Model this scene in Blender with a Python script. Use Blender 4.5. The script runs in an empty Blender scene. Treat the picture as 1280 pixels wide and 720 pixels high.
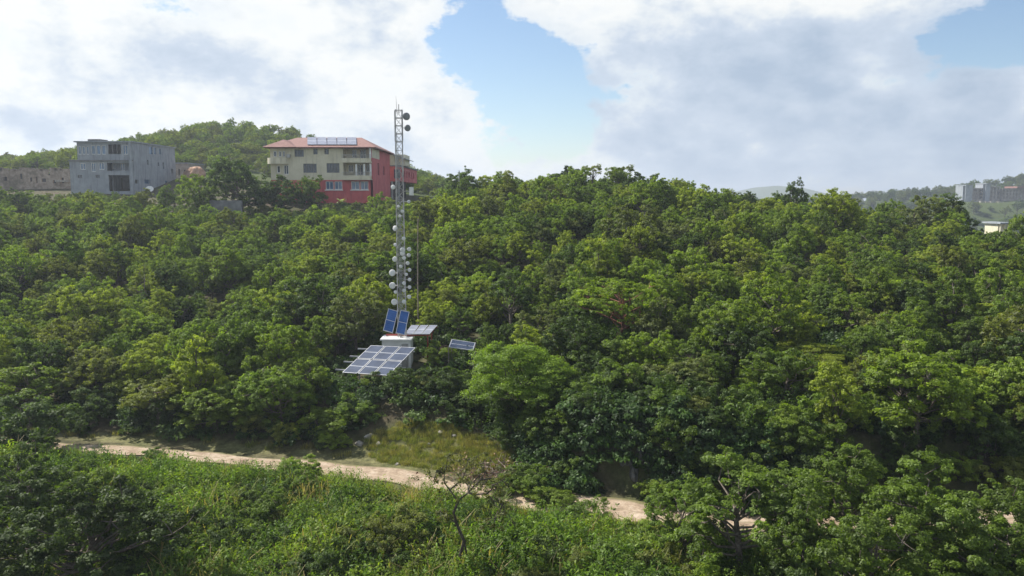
import bpy, math, random
import numpy as np
from mathutils import Vector

rng = np.random.default_rng(7)
random.seed(7)
SC = bpy.context.scene
COL = SC.collection
F = 985.0
PITCH = math.radians(6.66)
CP, SP = math.cos(PITCH), math.sin(PITCH)
R = math.radians

# ------------------------------------------------------------------ surveying helpers
def ray(px, py):
    u, v = (px - 640) / F, (360 - py) / F
    return np.array([u, CP + v * SP, -SP + v * CP])

def P(px, py, Y):
    d = ray(px, py)
    return d * (Y / d[1])

def PXp(px, py, X):
    d = ray(px, py)
    return d * (X / d[0])

def PZ(px, py, Z):
    d = ray(px, py)
    return d * (Z / d[2])

def proj(p):
    x, y, z = p[0], p[1], p[2]
    dep = y * CP - z * SP
    return 640 + F * x / dep, 360 - F * (y * SP + z * CP) / dep, dep

# ------------------------------------------------------------------ terrain
_rnd = np.random.default_rng(3)
_N = [( _rnd.uniform(-1, 1, 2), _rnd.uniform(0, 6.28)) for _ in range(24)]
def fnoise(x, y, wl):
    s = 0
    for i, (k, ph) in enumerate(_N[:10]):
        kk = k / np.linalg.norm(k) * 6.283 / wl * (0.6 + 0.09 * i)
        s = s + np.sin(kk[0] * x + kk[1] * y + ph)
    return s / 4.0

ZR = -14.7
road_px = [(85, 559), (150, 564), (240, 570), (330, 578), (420, 587), (500, 597), (560, 607), (625, 619), (690, 630), (760, 634), (830, 644), (900, 657), (960, 662)]
road_pts = [PZ(a, b, ZR) for a, b in road_px]
RX = [-300, -60, -36] + [p[0] for p in road_pts] + [22, 40, 80, 300]
RY = [60, 47.0, 47.2] + [p[1] for p in road_pts] + [34.5, 34.0, 36, 60]
def road_y(x):
    return np.interp(x, RX, RY)

def sstep(t):
    t = np.clip(t, 0, 1)
    return t * t * (3 - 2 * t)

ROWS = [
    (110, [(-300, 2), (-120, -3), (-80, -4.5), (-45, -5.2), (-20, -5.0), (-12, -3.4), (-5, -1.0), (5, -0.1), (17, -0.8), (28, -2.2), (38, -3.2), (49, -4.7), (58, -7.2), (64, -11.0), (75, -10.0), (120, -12), (300, -25)]),
    (122, [(-300, 3), (-120, -1.5), (-80, -2.2), (-60, -2.2), (-45, -2.0), (-38, -1.2), (-18, -1.2), (-12, -2.4), (0, -2), (17, -3.2), (38, -6.5), (58, -12), (75, -14), (120, -18), (300, -32)]),
    (145, [(-300, 4), (-120, 0.2), (-80, 0.4), (-58, 0.4), (-22, -0.4), (0, -2), (20, -6), (40, -13), (65, -24), (120, -30), (300, -42)]),
    (240, [(-400, 6), (-220, 9), (-170, 9), (-130, 9.5), (-110, 15), (-88, 19.5), (-70, 18), (-58, 14.5), (-45, 11), (-25, 4), (0, -4), (30, -16), (65, -36), (120, -48), (300, -52)]),
    (340, [(-400, -5), (-100, 0), (-30, -16), (65, -48), (120, -54), (300, -50), (500, -40)]),
    (450, [(-400, -20), (0, -45), (120, -56), (220, -42), (320, -24), (500, -10)]),
    (520, [(-400, -30), (0, -50), (150, -50), (230, -20), (290, -4.0), (350, -3.0), (500, 0)]),
    (600, [(-600, -40), (0, -50), (170, -30), (219, -9), (256, -5), (298, -1.5), (341, 1), (378, 8), (402, 10), (600, 12)]),
    (900, [(-900, -50), (0, -55), (400, -50), (900, -45)]),
    (6000, [(-6000, -55), (6000, -55)]),
]
def rows_z(x, y):
    ys = np.array([r[0] for r in ROWS], float)
    zz = np.stack([np.interp(x, [a for a, b in r[1]], [b for a, b in r[1]]) for r in ROWS], -1)
    i = np.clip(np.searchsorted(ys, y) - 1, 0, len(ys) - 2)
    t = np.clip((y - ys[i]) / (ys[i + 1] - ys[i]), 0, 1)
    t = np.where(y > 240, sstep(t), t)
    a = np.take_along_axis(zz, i[..., None], -1)[..., 0]
    b = np.take_along_axis(zz, (i + 1)[..., None], -1)[..., 0]
    return a + (b - a) * t

def terrain(x, y):
    x = np.asarray(x, float); y = np.asarray(y, float)
    x, y = np.broadcast_arrays(x, y)
    yr = road_y(x)
    t = y - yr
    hb = np.interp(x, [-60, -30, -20, -13, -9, -4, -1, 2, 4, 8, 12, 40], [2, 1.2, 1.2, 2.0, 2.5, 2.3, 1.6, 2.0, 3.6, 3.8, 2.8, 2.5])
    rb = np.interp(x, [-60, -30, -20, -13, -9, -4, 0, 4, 8, 12, 40], [9, 6, 5, 5.5, 6, 6.5, 6, 2.6, 2.2, 3.0, 6])
    yb = yr + 1.9
    up = ZR + hb * sstep((t - 1.9) / rb)
    top = rows_z(x, np.maximum(y, 110.0))
    g = np.clip((y - yb - 8.0) / (110.0 - yb - 8.0), 0, 1)
    hill = up + (top - up) * (g ** 1.0)
    hill = hill + 0.9 * fnoise(x, y, 17.0) * np.clip((t - 14) / 12, 0, 1) * np.clip((112 - y) / 20, 0.15, 1)
    u = -t - 1.7
    down = ZR - 0.11 * np.clip(u, 0, 14) - 0.35 * np.clip(u - 14, 0, 60) + 0.35 * fnoise(x, y, 8.0) * np.clip(u / 4, 0, 1)
    z = np.where(t > 1.9, hill, np.where(t < -1.7, down, ZR))
    z = z + 78 * np.exp(-((x - 800) / 200) ** 2 - ((y - 2400) / 400) ** 2) + 110 * np.exp(-((x - 300) / 300) ** 2 - ((y - 2900) / 400) ** 2) * 0.75
    return z

def tz(x, y):
    return float(terrain(x, y))

# ------------------------------------------------------------------ materials
def new_mat(name):
    m = bpy.data.materials.new(name); m.use_nodes = True
    nt = m.node_tree
    for n in list(nt.nodes): nt.nodes.remove(n)
    out = nt.nodes.new('ShaderNodeOutputMaterial')
    return m, nt, out

def N(nt, typ, **kw):
    n = nt.nodes.new(typ)
    for k, v in kw.items():
        if k in n.inputs: n.inputs[k].default_value = v
        else: setattr(n, k, v)
    return n

def L(nt, a, b): nt.links.new(a, b)

def mixc(nt, fac, a, b, blend='MIX'):
    n = nt.nodes.new('ShaderNodeMix'); n.data_type = 'RGBA'; n.blend_type = blend
    for sock, val in ((0, fac), (6, a), (7, b)):
        if hasattr(val, 'is_linked') or hasattr(val, 'node'): nt.links.new(val, n.inputs[sock])
        else: n.inputs[sock].default_value = val if sock == 0 else (tuple(val) + (1,))[:4]
    return n.outputs[2]

def mth(nt, op, a, b=None, c=None):
    n = nt.nodes.new('ShaderNodeMath'); n.operation = op
    for i, v in enumerate((a, b, c)):
        if v is None: continue
        if hasattr(v, 'node'): nt.links.new(v, n.inputs[i])
        else: n.inputs[i].default_value = v
    return n.outputs[0]

def ramp(nt, fac, stops):
    n = nt.nodes.new('ShaderNodeValToRGB')
    cr = n.color_ramp
    while len(cr.elements) < len(stops): cr.elements.new(0.5)
    for e, (p, c) in zip(cr.elements, stops):
        e.position = p; e.color = (tuple(c) + (1,))[:4] if isinstance(c, (tuple, list)) else (c, c, c, 1)
    nt.links.new(fac, n.inputs[0])
    return n.outputs[0]

def noise(nt, scale, detail=4, rough=0.55, coord='Object', vec=None):
    n = N(nt, 'ShaderNodeTexNoise', Scale=scale, Detail=detail, Roughness=rough)
    if vec is None:
        tc = nt.nodes.new('ShaderNodeTexCoord'); vec = tc.outputs[coord]
    nt.links.new(vec, n.inputs['Vector'])
    return n.outputs['Fac']

def surf_mat(name, c1, c2, scale=3.0, rough=0.8, metallic=0.0, bump=0.0, c3=None, spec=0.3, streak=False):
    m, nt, out = new_mat(name)
    b = N(nt, 'ShaderNodeBsdfPrincipled', Roughness=rough, Metallic=metallic)
    b.inputs['Specular IOR Level'].default_value = spec
    geo = nt.nodes.new('ShaderNodeNewGeometry')
    f = noise(nt, scale, 6, 0.62, vec=geo.outputs['Position'])
    col = ramp(nt, f, [(0.34, c1), (0.66, c2)])
    if c3 is not None:
        pv = geo.outputs['Position']
        if streak:
            mp = N(nt, 'ShaderNodeVectorMath', operation='MULTIPLY'); L(nt, pv, mp.inputs[0]); mp.inputs[1].default_value = (7.0, 7.0, 0.8); pv = mp.outputs[0]
        f2 = noise(nt, scale * (0.23 if not streak else 0.35), 5, 0.7, vec=pv)
        col = mixc(nt, ramp(nt, f2, [(0.50, 0.0), (0.64, 0.8)]), col, c3)
    L(nt, col, b.inputs['Base Color'])
    if bump:
        bn = N(nt, 'ShaderNodeBump', Strength=bump, Distance=0.05)
        L(nt, f, bn.inputs['Height']); L(nt, bn.outputs[0], b.inputs['Normal'])
    L(nt, b.outputs[0], out.inputs[0])
    return m

def leaf_mat(name, trans=0.5, gloss=0.022, mass=False):
    m, nt, out = new_mat(name)
    oi = nt.nodes.new('ShaderNodeObjectInfo')
    own = oi.outputs['Color']
    if mass:
        ia = N(nt, 'ShaderNodeAttribute', attribute_name='hue'); ia.attribute_type = 'INSTANCER'; own = ia.outputs['Color']
    at = N(nt, 'ShaderNodeAttribute', attribute_name='tint')
    k = mth(nt, 'MULTIPLY_ADD', at.outputs['Fac'], 1.05, 0.52)
    k2 = mth(nt, 'MULTIPLY_ADD', oi.outputs['Random'], 0.3, 0.85)
    k = mth(nt, 'MULTIPLY', k, k2)
    sc = N(nt, 'ShaderNodeVectorMath', operation='SCALE')
    L(nt, own, sc.inputs[0]); L(nt, k, sc.inputs['Scale'])
    yel = mixc(nt, mth(nt, 'MULTIPLY', at.outputs['Fac'], 0.35), sc.outputs[0], (1.35, 1.12, 0.75), 'MULTIPLY')
    tcol = mixc(nt, 1.0, yel, (1.45, 1.55, 0.55), 'MULTIPLY')
    d = nt.nodes.new('ShaderNodeBsdfDiffuse'); L(nt, yel, d.inputs['Color'])
    t = nt.nodes.new('ShaderNodeBsdfTranslucent'); L(nt, tcol, t.inputs['Color'])
    g = N(nt, 'ShaderNodeBsdfGlossy', Roughness=0.55); g.inputs['Color'].default_value = (0.8, 0.85, 0.8, 1)
    m1 = N(nt, 'ShaderNodeMixShader'); m1.inputs[0].default_value = trans
    L(nt, d.outputs[0], m1.inputs[1]); L(nt, t.outputs[0], m1.inputs[2])
    m2 = N(nt, 'ShaderNodeMixShader'); m2.inputs[0].default_value = gloss
    L(nt, m1.outputs[0], m2.inputs[1]); L(nt, g.outputs[0], m2.inputs[2])
    L(nt, m2.outputs[0], out.inputs[0])
    return m

M = {}
M['leaf'] = leaf_mat('leaf')
M['weed'] = leaf_mat('weed_leaf', 0.42, 0.02)
M['leafmass'] = leaf_mat('leaf_mass', mass=True)
M['weedmass'] = leaf_mat('weed_mass', 0.42, 0.02, mass=True)
M['bark'] = surf_mat('bark', (0.07, 0.055, 0.042), (0.20, 0.17, 0.14), 9, 0.95, bump=0.4)
M['redbark'] = surf_mat('copper_bark', (0.11, 0.04, 0.028), (0.32, 0.15, 0.10), 5, 0.8, bump=0.3)
M['darkbark'] = surf_mat('dark_bark', (0.03, 0.025, 0.02), (0.10, 0.085, 0.07), 9, 0.95, bump=0.4)
M['twig'] = surf_mat('dry_twig', (0.14, 0.11, 0.085), (0.34, 0.29, 0.23), 6, 0.95)
M['concrete'] = surf_mat('bare_concrete', (0.25, 0.275, 0.305), (0.34, 0.365, 0.395), 0.9, 0.9, bump=0.2, c3=(0.17, 0.185, 0.205), streak=True)
M['concrete_dark'] = surf_mat('stained_concrete', (0.12, 0.12, 0.125), (0.23, 0.23, 0.23), 1.1, 0.9, bump=0.2)
M['block'] = surf_mat('raw_block', (0.26, 0.23, 0.205), (0.42, 0.38, 0.34), 0.8, 0.92, bump=0.25, c3=(0.2, 0.165, 0.14))
M['stonewall'] = surf_mat('rubble_wall', (0.20, 0.155, 0.125), (0.46, 0.38, 0.31), 1.2, 0.95, bump=0.4, c3=(0.13, 0.11, 0.08))
M['cream'] = surf_mat('cream_paint', (0.60, 0.55, 0.40), (0.70, 0.65, 0.50), 0.7, 0.75, c3=(0.47, 0.43, 0.32), streak=True)
M['white'] = surf_mat('white_paint', (0.66, 0.66, 0.64), (0.8, 0.8, 0.78), 1.5, 0.6)
M['coral'] = surf_mat('coral_paint', (0.47, 0.085, 0.09), (0.58, 0.13, 0.13), 0.6, 0.75, c3=(0.37, 0.08, 0.085), streak=True)
M['tile'] = surf_mat('roof_tile', (0.185, 0.095, 0.08), (0.275, 0.15, 0.13), 2.2, 0.8, bump=0.3)
M['dark'] = surf_mat('interior_shade', (0.03, 0.03, 0.032), (0.06, 0.06, 0.065), 1, 0.9)  # near-black colour paints in the shade behind openings and in the carport
M['rock'] = surf_mat('limestone', (0.045, 0.045, 0.042), (0.17, 0.165, 0.155), 2.6, 0.95, bump=1.0, c3=(0.03, 0.03, 0.028))  # limestone kept near black, the bank's deep shade put into its colour
M['paleRock'] = surf_mat('pale_stone', (0.22, 0.20, 0.17), (0.42, 0.39, 0.35), 2.4, 0.95, bump=0.5)
M['galv'] = surf_mat('galvanised_steel', (0.30, 0.29, 0.28), (0.5, 0.5, 0.5), 2.5, 0.5, 0.4)
M['rust'] = surf_mat('red_oxide_steel', (0.22, 0.035, 0.03), (0.33, 0.07, 0.05), 3, 0.7)
M['dishwhite'] = surf_mat('radome_white', (0.62, 0.62, 0.6), (0.78, 0.78, 0.76), 4, 0.5)
M['dishgrey'] = surf_mat('radome_grey', (0.17, 0.18, 0.19), (0.27, 0.28, 0.29), 4, 0.5)
M['alu'] = surf_mat('aluminium_frame', (0.4, 0.41, 0.43), (0.55, 0.56, 0.58), 5, 0.4, 0.5)
M['wood'] = surf_mat('weathered_wood', (0.16, 0.13, 0.10), (0.3, 0.26, 0.2), 5, 0.9)
M['earth'] = surf_mat('red_earth', (0.32, 0.19, 0.12), (0.48, 0.31, 0.22), 0.8, 0.95, bump=0.3)

def glass_mat(name, c, rough=0.12):
    m, nt, out = new_mat(name)
    b = N(nt, 'ShaderNodeBsdfPrincipled', Roughness=rough)
    b.inputs['Specular IOR Level'].default_value = 0.8
    geo = nt.nodes.new('ShaderNodeNewGeometry')
    f = noise(nt, 0.9, 3, 0.5, vec=geo.outputs['Position'])
    L(nt, ramp(nt, f, [(0.35, tuple(0.55 * x for x in c)), (0.65, c)]), b.inputs['Base Color'])
    L(nt, b.outputs[0], out.inputs[0])
    return m
M['glass'] = glass_mat('window_glass', (0.05, 0.07, 0.11))
M['blueglass'] = glass_mat('blue_tinted_glass', (0.11, 0.21, 0.36))

def cell_mat(name, base, line, nu, nv, rough=0.18):
    m, nt, out = new_mat(name)
    uv = N(nt, 'ShaderNodeUVMap')
    sep = nt.nodes.new('ShaderNodeSeparateXYZ'); L(nt, uv.outputs[0], sep.inputs[0])
    def grid(s, n, w):
        f = mth(nt, 'FRACT', mth(nt, 'MULTIPLY', s, n))
        d = mth(nt, 'ABSOLUTE', mth(nt, 'SUBTRACT', f, 0.5))
        return mth(nt, 'GREATER_THAN', d, 0.5 - w)
    g = mth(nt, 'MAXIMUM', grid(sep.outputs[0], nu, 0.035), grid(sep.outputs[1], nv, 0.035))
    mid = mth(nt, 'LESS_THAN', mth(nt, 'ABSOLUTE', mth(nt, 'SUBTRACT', sep.outputs[1], 0.5)), 0.012)
    geo = nt.nodes.new('ShaderNodeNewGeometry')
    f = noise(nt, 1.7, 4, 0.6, vec=geo.outputs['Position'])
    cb = ramp(nt, f, [(0.3, base), (0.7, tuple(min(1, 1.6 * x + 0.015) for x in base))])
    c = mixc(nt, mth(nt, 'MULTIPLY', g, 0.45), cb, line)
    c = mixc(nt, mid, c, (0.6, 0.62, 0.65))
    b = N(nt, 'ShaderNodeBsdfPrincipled', Roughness=rough)
    b.inputs['Specular IOR Level'].default_value = 0.14
    L(nt, c, b.inputs['Base Color']); L(nt, b.outputs[0], out.inputs[0])
    return m
M['cell'] = cell_mat('solar_cell', (0.022, 0.034, 0.065), (0.12, 0.145, 0.19), 6, 10, 0.5)
M['cellblue'] = cell_mat('blue_solar_cell', (0.03, 0.085, 0.24), (0.16, 0.25, 0.42), 6, 10, 0.25)
M['cellpale'] = cell_mat('pale_sheen_solar_cell', (0.16, 0.17, 0.21), (0.28, 0.285, 0.315), 6, 8, 0.4)  # sky reflection on the flat panels is painted in as pale cell colour

def ground_mat():
    m, nt, out = new_mat('hillside_soil')
    geo = nt.nodes.new('ShaderNodeNewGeometry'); pos = geo.outputs['Position']
    f1 = noise(nt, 1.6, 8, 0.68, vec=pos); f2 = noise(nt, 0.22, 5, 0.6, vec=pos); f3 = noise(nt, 6.0, 4, 0.7, vec=pos)
    litter = ramp(nt, f1, [(0.32, (0.035, 0.028, 0.018)), (0.5, (0.075, 0.06, 0.038)), (0.7, (0.15, 0.12, 0.08))])
    green = ramp(nt, f3, [(0.35, (0.03, 0.05, 0.012)), (0.65, (0.085, 0.115, 0.03))])
    at = N(nt, 'ShaderNodeAttribute', attribute_name='turf')
    fac = mth(nt, 'ADD', mth(nt, 'MULTIPLY', ramp(nt, f2, [(0.4, 0.0), (0.6, 1.0)]), 0.5), at.outputs['Fac'])
    col = mixc(nt, mth(nt, 'MINIMUM', fac, 0.92), litter, green)
    at2 = N(nt, 'ShaderNodeAttribute', attribute_name='dry')
    dry = ramp(nt, f3, [(0.3, (0.14, 0.15, 0.05)), (0.7, (0.33, 0.31, 0.14))])  # dry grass, brightened further so the slope's sunlight sits in its colour
    col = mixc(nt, mth(nt, 'MULTIPLY', at2.outputs['Fac'], ramp(nt, f1, [(0.38, 0.25), (0.6, 1.0)])), col, dry)
    b = N(nt, 'ShaderNodeBsdfPrincipled', Roughness=0.95); b.inputs['Specular IOR Level'].default_value = 0.15
    L(nt, col, b.inputs['Base Color'])
    bn = N(nt, 'ShaderNodeBump', Strength=0.7, Distance=0.15); L(nt, f1, bn.inputs['Height']); L(nt, bn.outputs[0], b.inputs['Normal'])
    L(nt, b.outputs[0], out.inputs[0])
    return m
M['ground'] = ground_mat()

def road_mat():
    m, nt, out = new_mat('pale_dirt')
    geo = nt.nodes.new('ShaderNodeNewGeometry'); pos = geo.outputs['Position']
    uv = N(nt, 'ShaderNodeUVMap'); sep = nt.nodes.new('ShaderNodeSeparateXYZ'); L(nt, uv.outputs[0], sep.inputs[0])
    f1 = noise(nt, 1.1, 7, 0.7, vec=pos); f2 = noise(nt, 7.0, 5, 0.7, vec=pos); f3 = noise(nt, 0.5, 4, 0.6, vec=pos)
    dirt = ramp(nt, f1, [(0.3, (0.19, 0.135, 0.09)), (0.5, (0.40, 0.305, 0.22)), (0.68, (0.56, 0.46, 0.36))])
    peb = ramp(nt, f2, [(0.35, 0.72), (0.6, 1.0), (0.75, 1.18)])
    dirt = mixc(nt, 1.0, dirt, peb, 'MULTIPLY')
    # grass strip along the crown and the edges
    d = mth(nt, 'ABSOLUTE', mth(nt, 'SUBTRACT', sep.outputs[1], 0.5))
    crown_ = mth(nt, 'MULTIPLY_ADD', d, -7.0, 0.45)
    edge = mth(nt, 'MAXIMUM', mth(nt, 'MULTIPLY_ADD', d, 4.6, -1.5), crown_)
    fac = mth(nt, 'ADD', edge, mth(nt, 'MULTIPLY_ADD', f3, 1.6, -0.8))
    fac = mth(nt, 'ADD', fac, mth(nt, 'MULTIPLY_ADD', f2, 0.9, -0.45))
    gr = ramp(nt, f2, [(0.35, (0.09, 0.10, 0.035)), (0.65, (0.19, 0.17, 0.08))])
    col = mixc(nt, ramp(nt, fac, [(0.25, 0.0), (0.65, 0.85)]), dirt, gr)
    b = N(nt, 'ShaderNodeBsdfPrincipled', Roughness=0.95); b.inputs['Specular IOR Level'].default_value = 0.15
    L(nt, col, b.inputs['Base Color'])
    bn = N(nt, 'ShaderNodeBump', Strength=0.8, Distance=0.06); L(nt, f2, bn.inputs['Height']); L(nt, bn.outputs[0], b.inputs['Normal'])
    L(nt, b.outputs[0], out.inputs[0])
    return m
M['road'] = road_mat()

# ------------------------------------------------------------------ object helpers
def tag(o, label=None, cat=None, group=None, kind=None):
    if label: o['label'] = label
    if cat: o['category'] = cat
    if group: o['group'] = group
    if kind: o['kind'] = kind
    return o

def empty(name, loc, label, cat, group=None, rz=0.0):
    o = bpy.data.objects.new(name, None); COL.objects.link(o)
    o.location = tuple(float(v) for v in loc); o.rotation_euler = (0, 0, rz)
    o.empty_display_size = 0.5
    o['_org'] = tuple(float(v) for v in loc)
    return tag(o, label, cat, group)

class MB:
    def __init__(s): s.v, s.f, s.uv = [], [], {}
    def add(s, vs, fs):
        n = len(s.v); s.v += [tuple(float(c) for c in q) for q in vs]; s.f += [tuple(n + i for i in f) for f in fs]
    def box(s, x0, x1, y0, y1, z0, z1):
        s.add([(x0, y0, z0), (x1, y0, z0), (x1, y1, z0), (x0, y1, z0), (x0, y0, z1), (x1, y0, z1), (x1, y1, z1), (x0, y1, z1)],
              [(0, 3, 2, 1), (4, 5, 6, 7), (0, 1, 5, 4), (1, 2, 6, 5), (2, 3, 7, 6), (3, 0, 4, 7)])
        return s
    def obox(s, c, u, v, w):
        c, u, v, w = map(np.asarray, (c, u, v, w))
        q = [c - u - v - w, c + u - v - w, c + u + v - w, c - u + v - w, c - u - v + w, c + u - v + w, c + u + v + w, c - u + v + w]
        s.add(q, [(0, 3, 2, 1), (4, 5, 6, 7), (0, 1, 5, 4), (1, 2, 6, 5), (2, 3, 7, 6), (3, 0, 4, 7)])
        return s
    def bar(s, a, b, w, h=None):
        a, b = np.asarray(a, float), np.asarray(b, float); d = b - a; ln = np.linalg.norm(d); d = d / ln
        up = np.array([0, 0, 1.0]) if abs(d[2]) < 0.9 else np.array([0, 1.0, 0])
        u = np.cross(d, up); u /= np.linalg.norm(u); v = np.cross(u, d)
        return s.obox((a + b) / 2, d * ln / 2, u * w / 2, v * (h or w) / 2)
    def tube(s, pts, rad, n=6):
        pts = [np.asarray(p, float) for p in pts]
        rings = []
        for i, p in enumerate(pts):
            d = pts[min(i + 1, len(pts) - 1)] - pts[max(i - 1, 0)]
            d = d / (np.linalg.norm(d) + 1e-9)
            up = np.array([0, 0, 1.0]) if abs(d[2]) < 0.85 else np.array([1.0, 0, 0])
            u = np.cross(d, up); u /= np.linalg.norm(u); v = np.cross(d, u)
            r = rad[i] if hasattr(rad, '__len__') else rad
            rings.append([p + r * (math.cos(a) * u + math.sin(a) * v) for a in np.linspace(0, 2 * math.pi, n, endpoint=False)])
        vs = [q for r in rings for q in r]; fs = []
        for i in range(len(rings) - 1):
            for j in range(n):
                k = (j + 1) % n
                fs.append((i * n + j, i * n + k, (i + 1) * n + k, (i + 1) * n + j))
        fs.append(tuple(range(n - 1, -1, -1))); fs.append(tuple((len(rings) - 1) * n + j for j in range(n)))
        s.add(vs, fs); return s
    def lathe(s, c, d, prof, n=20):
        c = np.asarray(c, float); d = np.asarray(d, float); d = d / np.linalg.norm(d)
        up = np.array([0, 0, 1.0]) if abs(d[2]) < 0.85 else np.array([1.0, 0, 0])
        u = np.cross(d, up); u /= np.linalg.norm(u); v = np.cross(d, u)
        vs, fs = [], []
        for (r, h) in prof:
            for a in np.linspace(0, 2 * math.pi, n, endpoint=False):
                vs.append(c + d * h + r * (math.cos(a) * u + math.sin(a) * v))
        for i in range(len(prof) - 1):
            for j in range(n):
                k = (j + 1) % n
                fs.append((i * n + j, i * n + k, (i + 1) * n + k, (i + 1) * n + j))
        fs.append(tuple(range(n - 1, -1, -1))); fs.append(tuple((len(prof) - 1) * n + j for j in range(n)))
        s.add(vs, fs); return s
    def wall(s, O, e, nin, S, Z0, Z1, holes, th):
        """a wall panel from O along e (length S), between z Z0..Z1, th thick towards nin, with rectangular holes (s0,s1,z0,z1)"""
        O, e, nin = map(lambda q: np.asarray(q, float), (O, e, nin))
        ss = sorted({0.0, S, *[min(max(h[i], 0), S) for h in holes for i in (0, 1)]})
        zz = sorted({Z0, Z1, *[min(max(h[i], Z0), Z1) for h in holes for i in (2, 3)]})
        def solid(i, j):
            if i < 0 or j < 0 or i >= len(ss) - 1 or j >= len(zz) - 1: return False
            a, b = (ss[i] + ss[i + 1]) / 2, (zz[j] + zz[j + 1]) / 2
            return not any(h[0] < a < h[1] and h[2] < b < h[3] for h in holes)
        def pt(a, z, d):
            q = O + e * a + nin * d; return (q[0], q[1], z)
        for i in range(len(ss) - 1):
            for j in range(len(zz) - 1):
                if not solid(i, j): continue
                a, b, c, d = ss[i], ss[i + 1], zz[j], zz[j + 1]
                s.add([pt(a, c, 0), pt(b, c, 0), pt(b, d, 0), pt(a, d, 0)], [(0, 1, 2, 3)])
                s.add([pt(a, c, th), pt(b, c, th), pt(b, d, th), pt(a, d, th)], [(3, 2, 1, 0)])
                if not solid(i - 1, j): s.add([pt(a, c, 0), pt(a, d, 0), pt(a, d, th), pt(a, c, th)], [(0, 1, 2, 3)])
                if not solid(i + 1, j): s.add([pt(b, c, 0), pt(b, c, th), pt(b, d, th), pt(b, d, 0)], [(0, 1, 2, 3)])
                if not solid(i, j - 1): s.add([pt(a, c, 0), pt(a, c, th), pt(b, c, th), pt(b, c, 0)], [(0, 1, 2, 3)])
                if not solid(i, j + 1): s.add([pt(a, d, 0), pt(b, d, 0), pt(b, d, th), pt(a, d, th)], [(0, 1, 2, 3)])
        return s
    def build(s, name, mat, parent=None, smooth=False, uvquad=None):
        org = np.array(parent['_org']) if parent is not None and '_org' in parent else np.zeros(3)
        me = bpy.data.meshes.new(name)
        v = np.array(s.v) - org
        me.from_pydata([tuple(q) for q in v], [], s.f); me.update()
        if uvquad is not None:
            ul = me.uv_layers.new(name='UVMap')
            for p in me.polygons:
                for k, li in enumerate(p.loop_indices):
                    ul.data[li].uv = uvquad[k % 4]
        me.materials.append(mat)
        if smooth:
            for p in me.polygons: p.use_smooth = True
        o = bpy.data.objects.new(name, me); COL.objects.link(o)
        if parent is not None:
            o.parent = parent; o['_org'] = tuple(org)
        return o

def np_mesh(name, verts, quads, mats, attr=None, midx=None, tris=None):
    me = bpy.data.meshes.new(name)
    nq = len(quads)
    me.vertices.add(len(verts)); me.vertices.foreach_set('co', np.asarray(verts, np.float32).ravel())
    me.loops.add(nq * 4); me.loops.foreach_set('vertex_index', np.asarray(quads, np.int32).ravel())
    me.polygons.add(nq); me.polygons.foreach_set('loop_start', np.arange(0, nq * 4, 4, dtype=np.int32))
    if midx is not None: me.polygons.foreach_set('material_index', np.asarray(midx, np.int32))
    for m in mats: me.materials.append(m)
    me.update(calc_edges=True)
    if attr is not None:
        for k, a in attr.items():
            at = me.attributes.new(k, 'FLOAT', 'POINT'); at.data.foreach_set('value', np.asarray(a, np.float32))
    return me

# ------------------------------------------------------------------ ground
def axis(spec):
    out = [spec[0][0]]
    for a, b, st in spec:
        n = max(1, int(round((b - a) / st)))
        out += list(np.linspace(a, b, n + 1)[1:])
    return np.array(out)
gx = axis([(-4000, -1500, 500), (-1500, -400, 60), (-400, -120, 10), (-120, -45, 2.5), (-45, 45, 0.55), (45, 120, 2.5), (120, 500, 8), (500, 1600, 50), (1600, 4000, 400)])
gy = axis([(-600, -60, 60), (-60, 16, 4), (16, 62, 0.5), (62, 150, 1.6), (150, 300, 4), (300, 700, 10), (700, 3600, 80), (3600, 5000, 350)])
GX, GY = np.meshgrid(gx, gy)
GZ = terrain(GX, GY)
# dirt platform under the mast and terraces under the houses are part of the terrain rows
nx, ny = len(gx), len(gy)
idx = np.arange(nx * ny).reshape(ny, nx)
quads = np.stack([idx[:-1, :-1], idx[:-1, 1:], idx[1:, 1:], idx[1:, :-1]], -1).reshape(-1, 4)
T = GY - road_y(GX)
turf = (np.clip((-T - 1) / 2, 0, 1) * 0.7 * (GY > 0) + (GY > 160) * 0.8)
slope_c = PZ(560, 570, -13.6)
dry = np.clip(1.25 - np.hypot((GX - slope_c[0]) / 4.8, (T - 3.2) / 2.3), 0, 1) * (T > 1.2)
dry = np.maximum(dry, np.clip(1.2 - abs(T - 2.1) / 1.1, 0, 1) * 0.7 * (GX < 0))
me = np_mesh('ground', np.stack([GX, GY, GZ], -1).reshape(-1, 3), quads, [M['ground']], {'turf': turf.ravel(), 'dry': dry.ravel()})
for p in me.polygons: p.use_smooth = True
g = bpy.data.objects.new('ground', me); COL.objects.link(g); tag(g, 'wooded hillside soil with leaf litter and patchy grass', None, None, 'structure')

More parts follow.
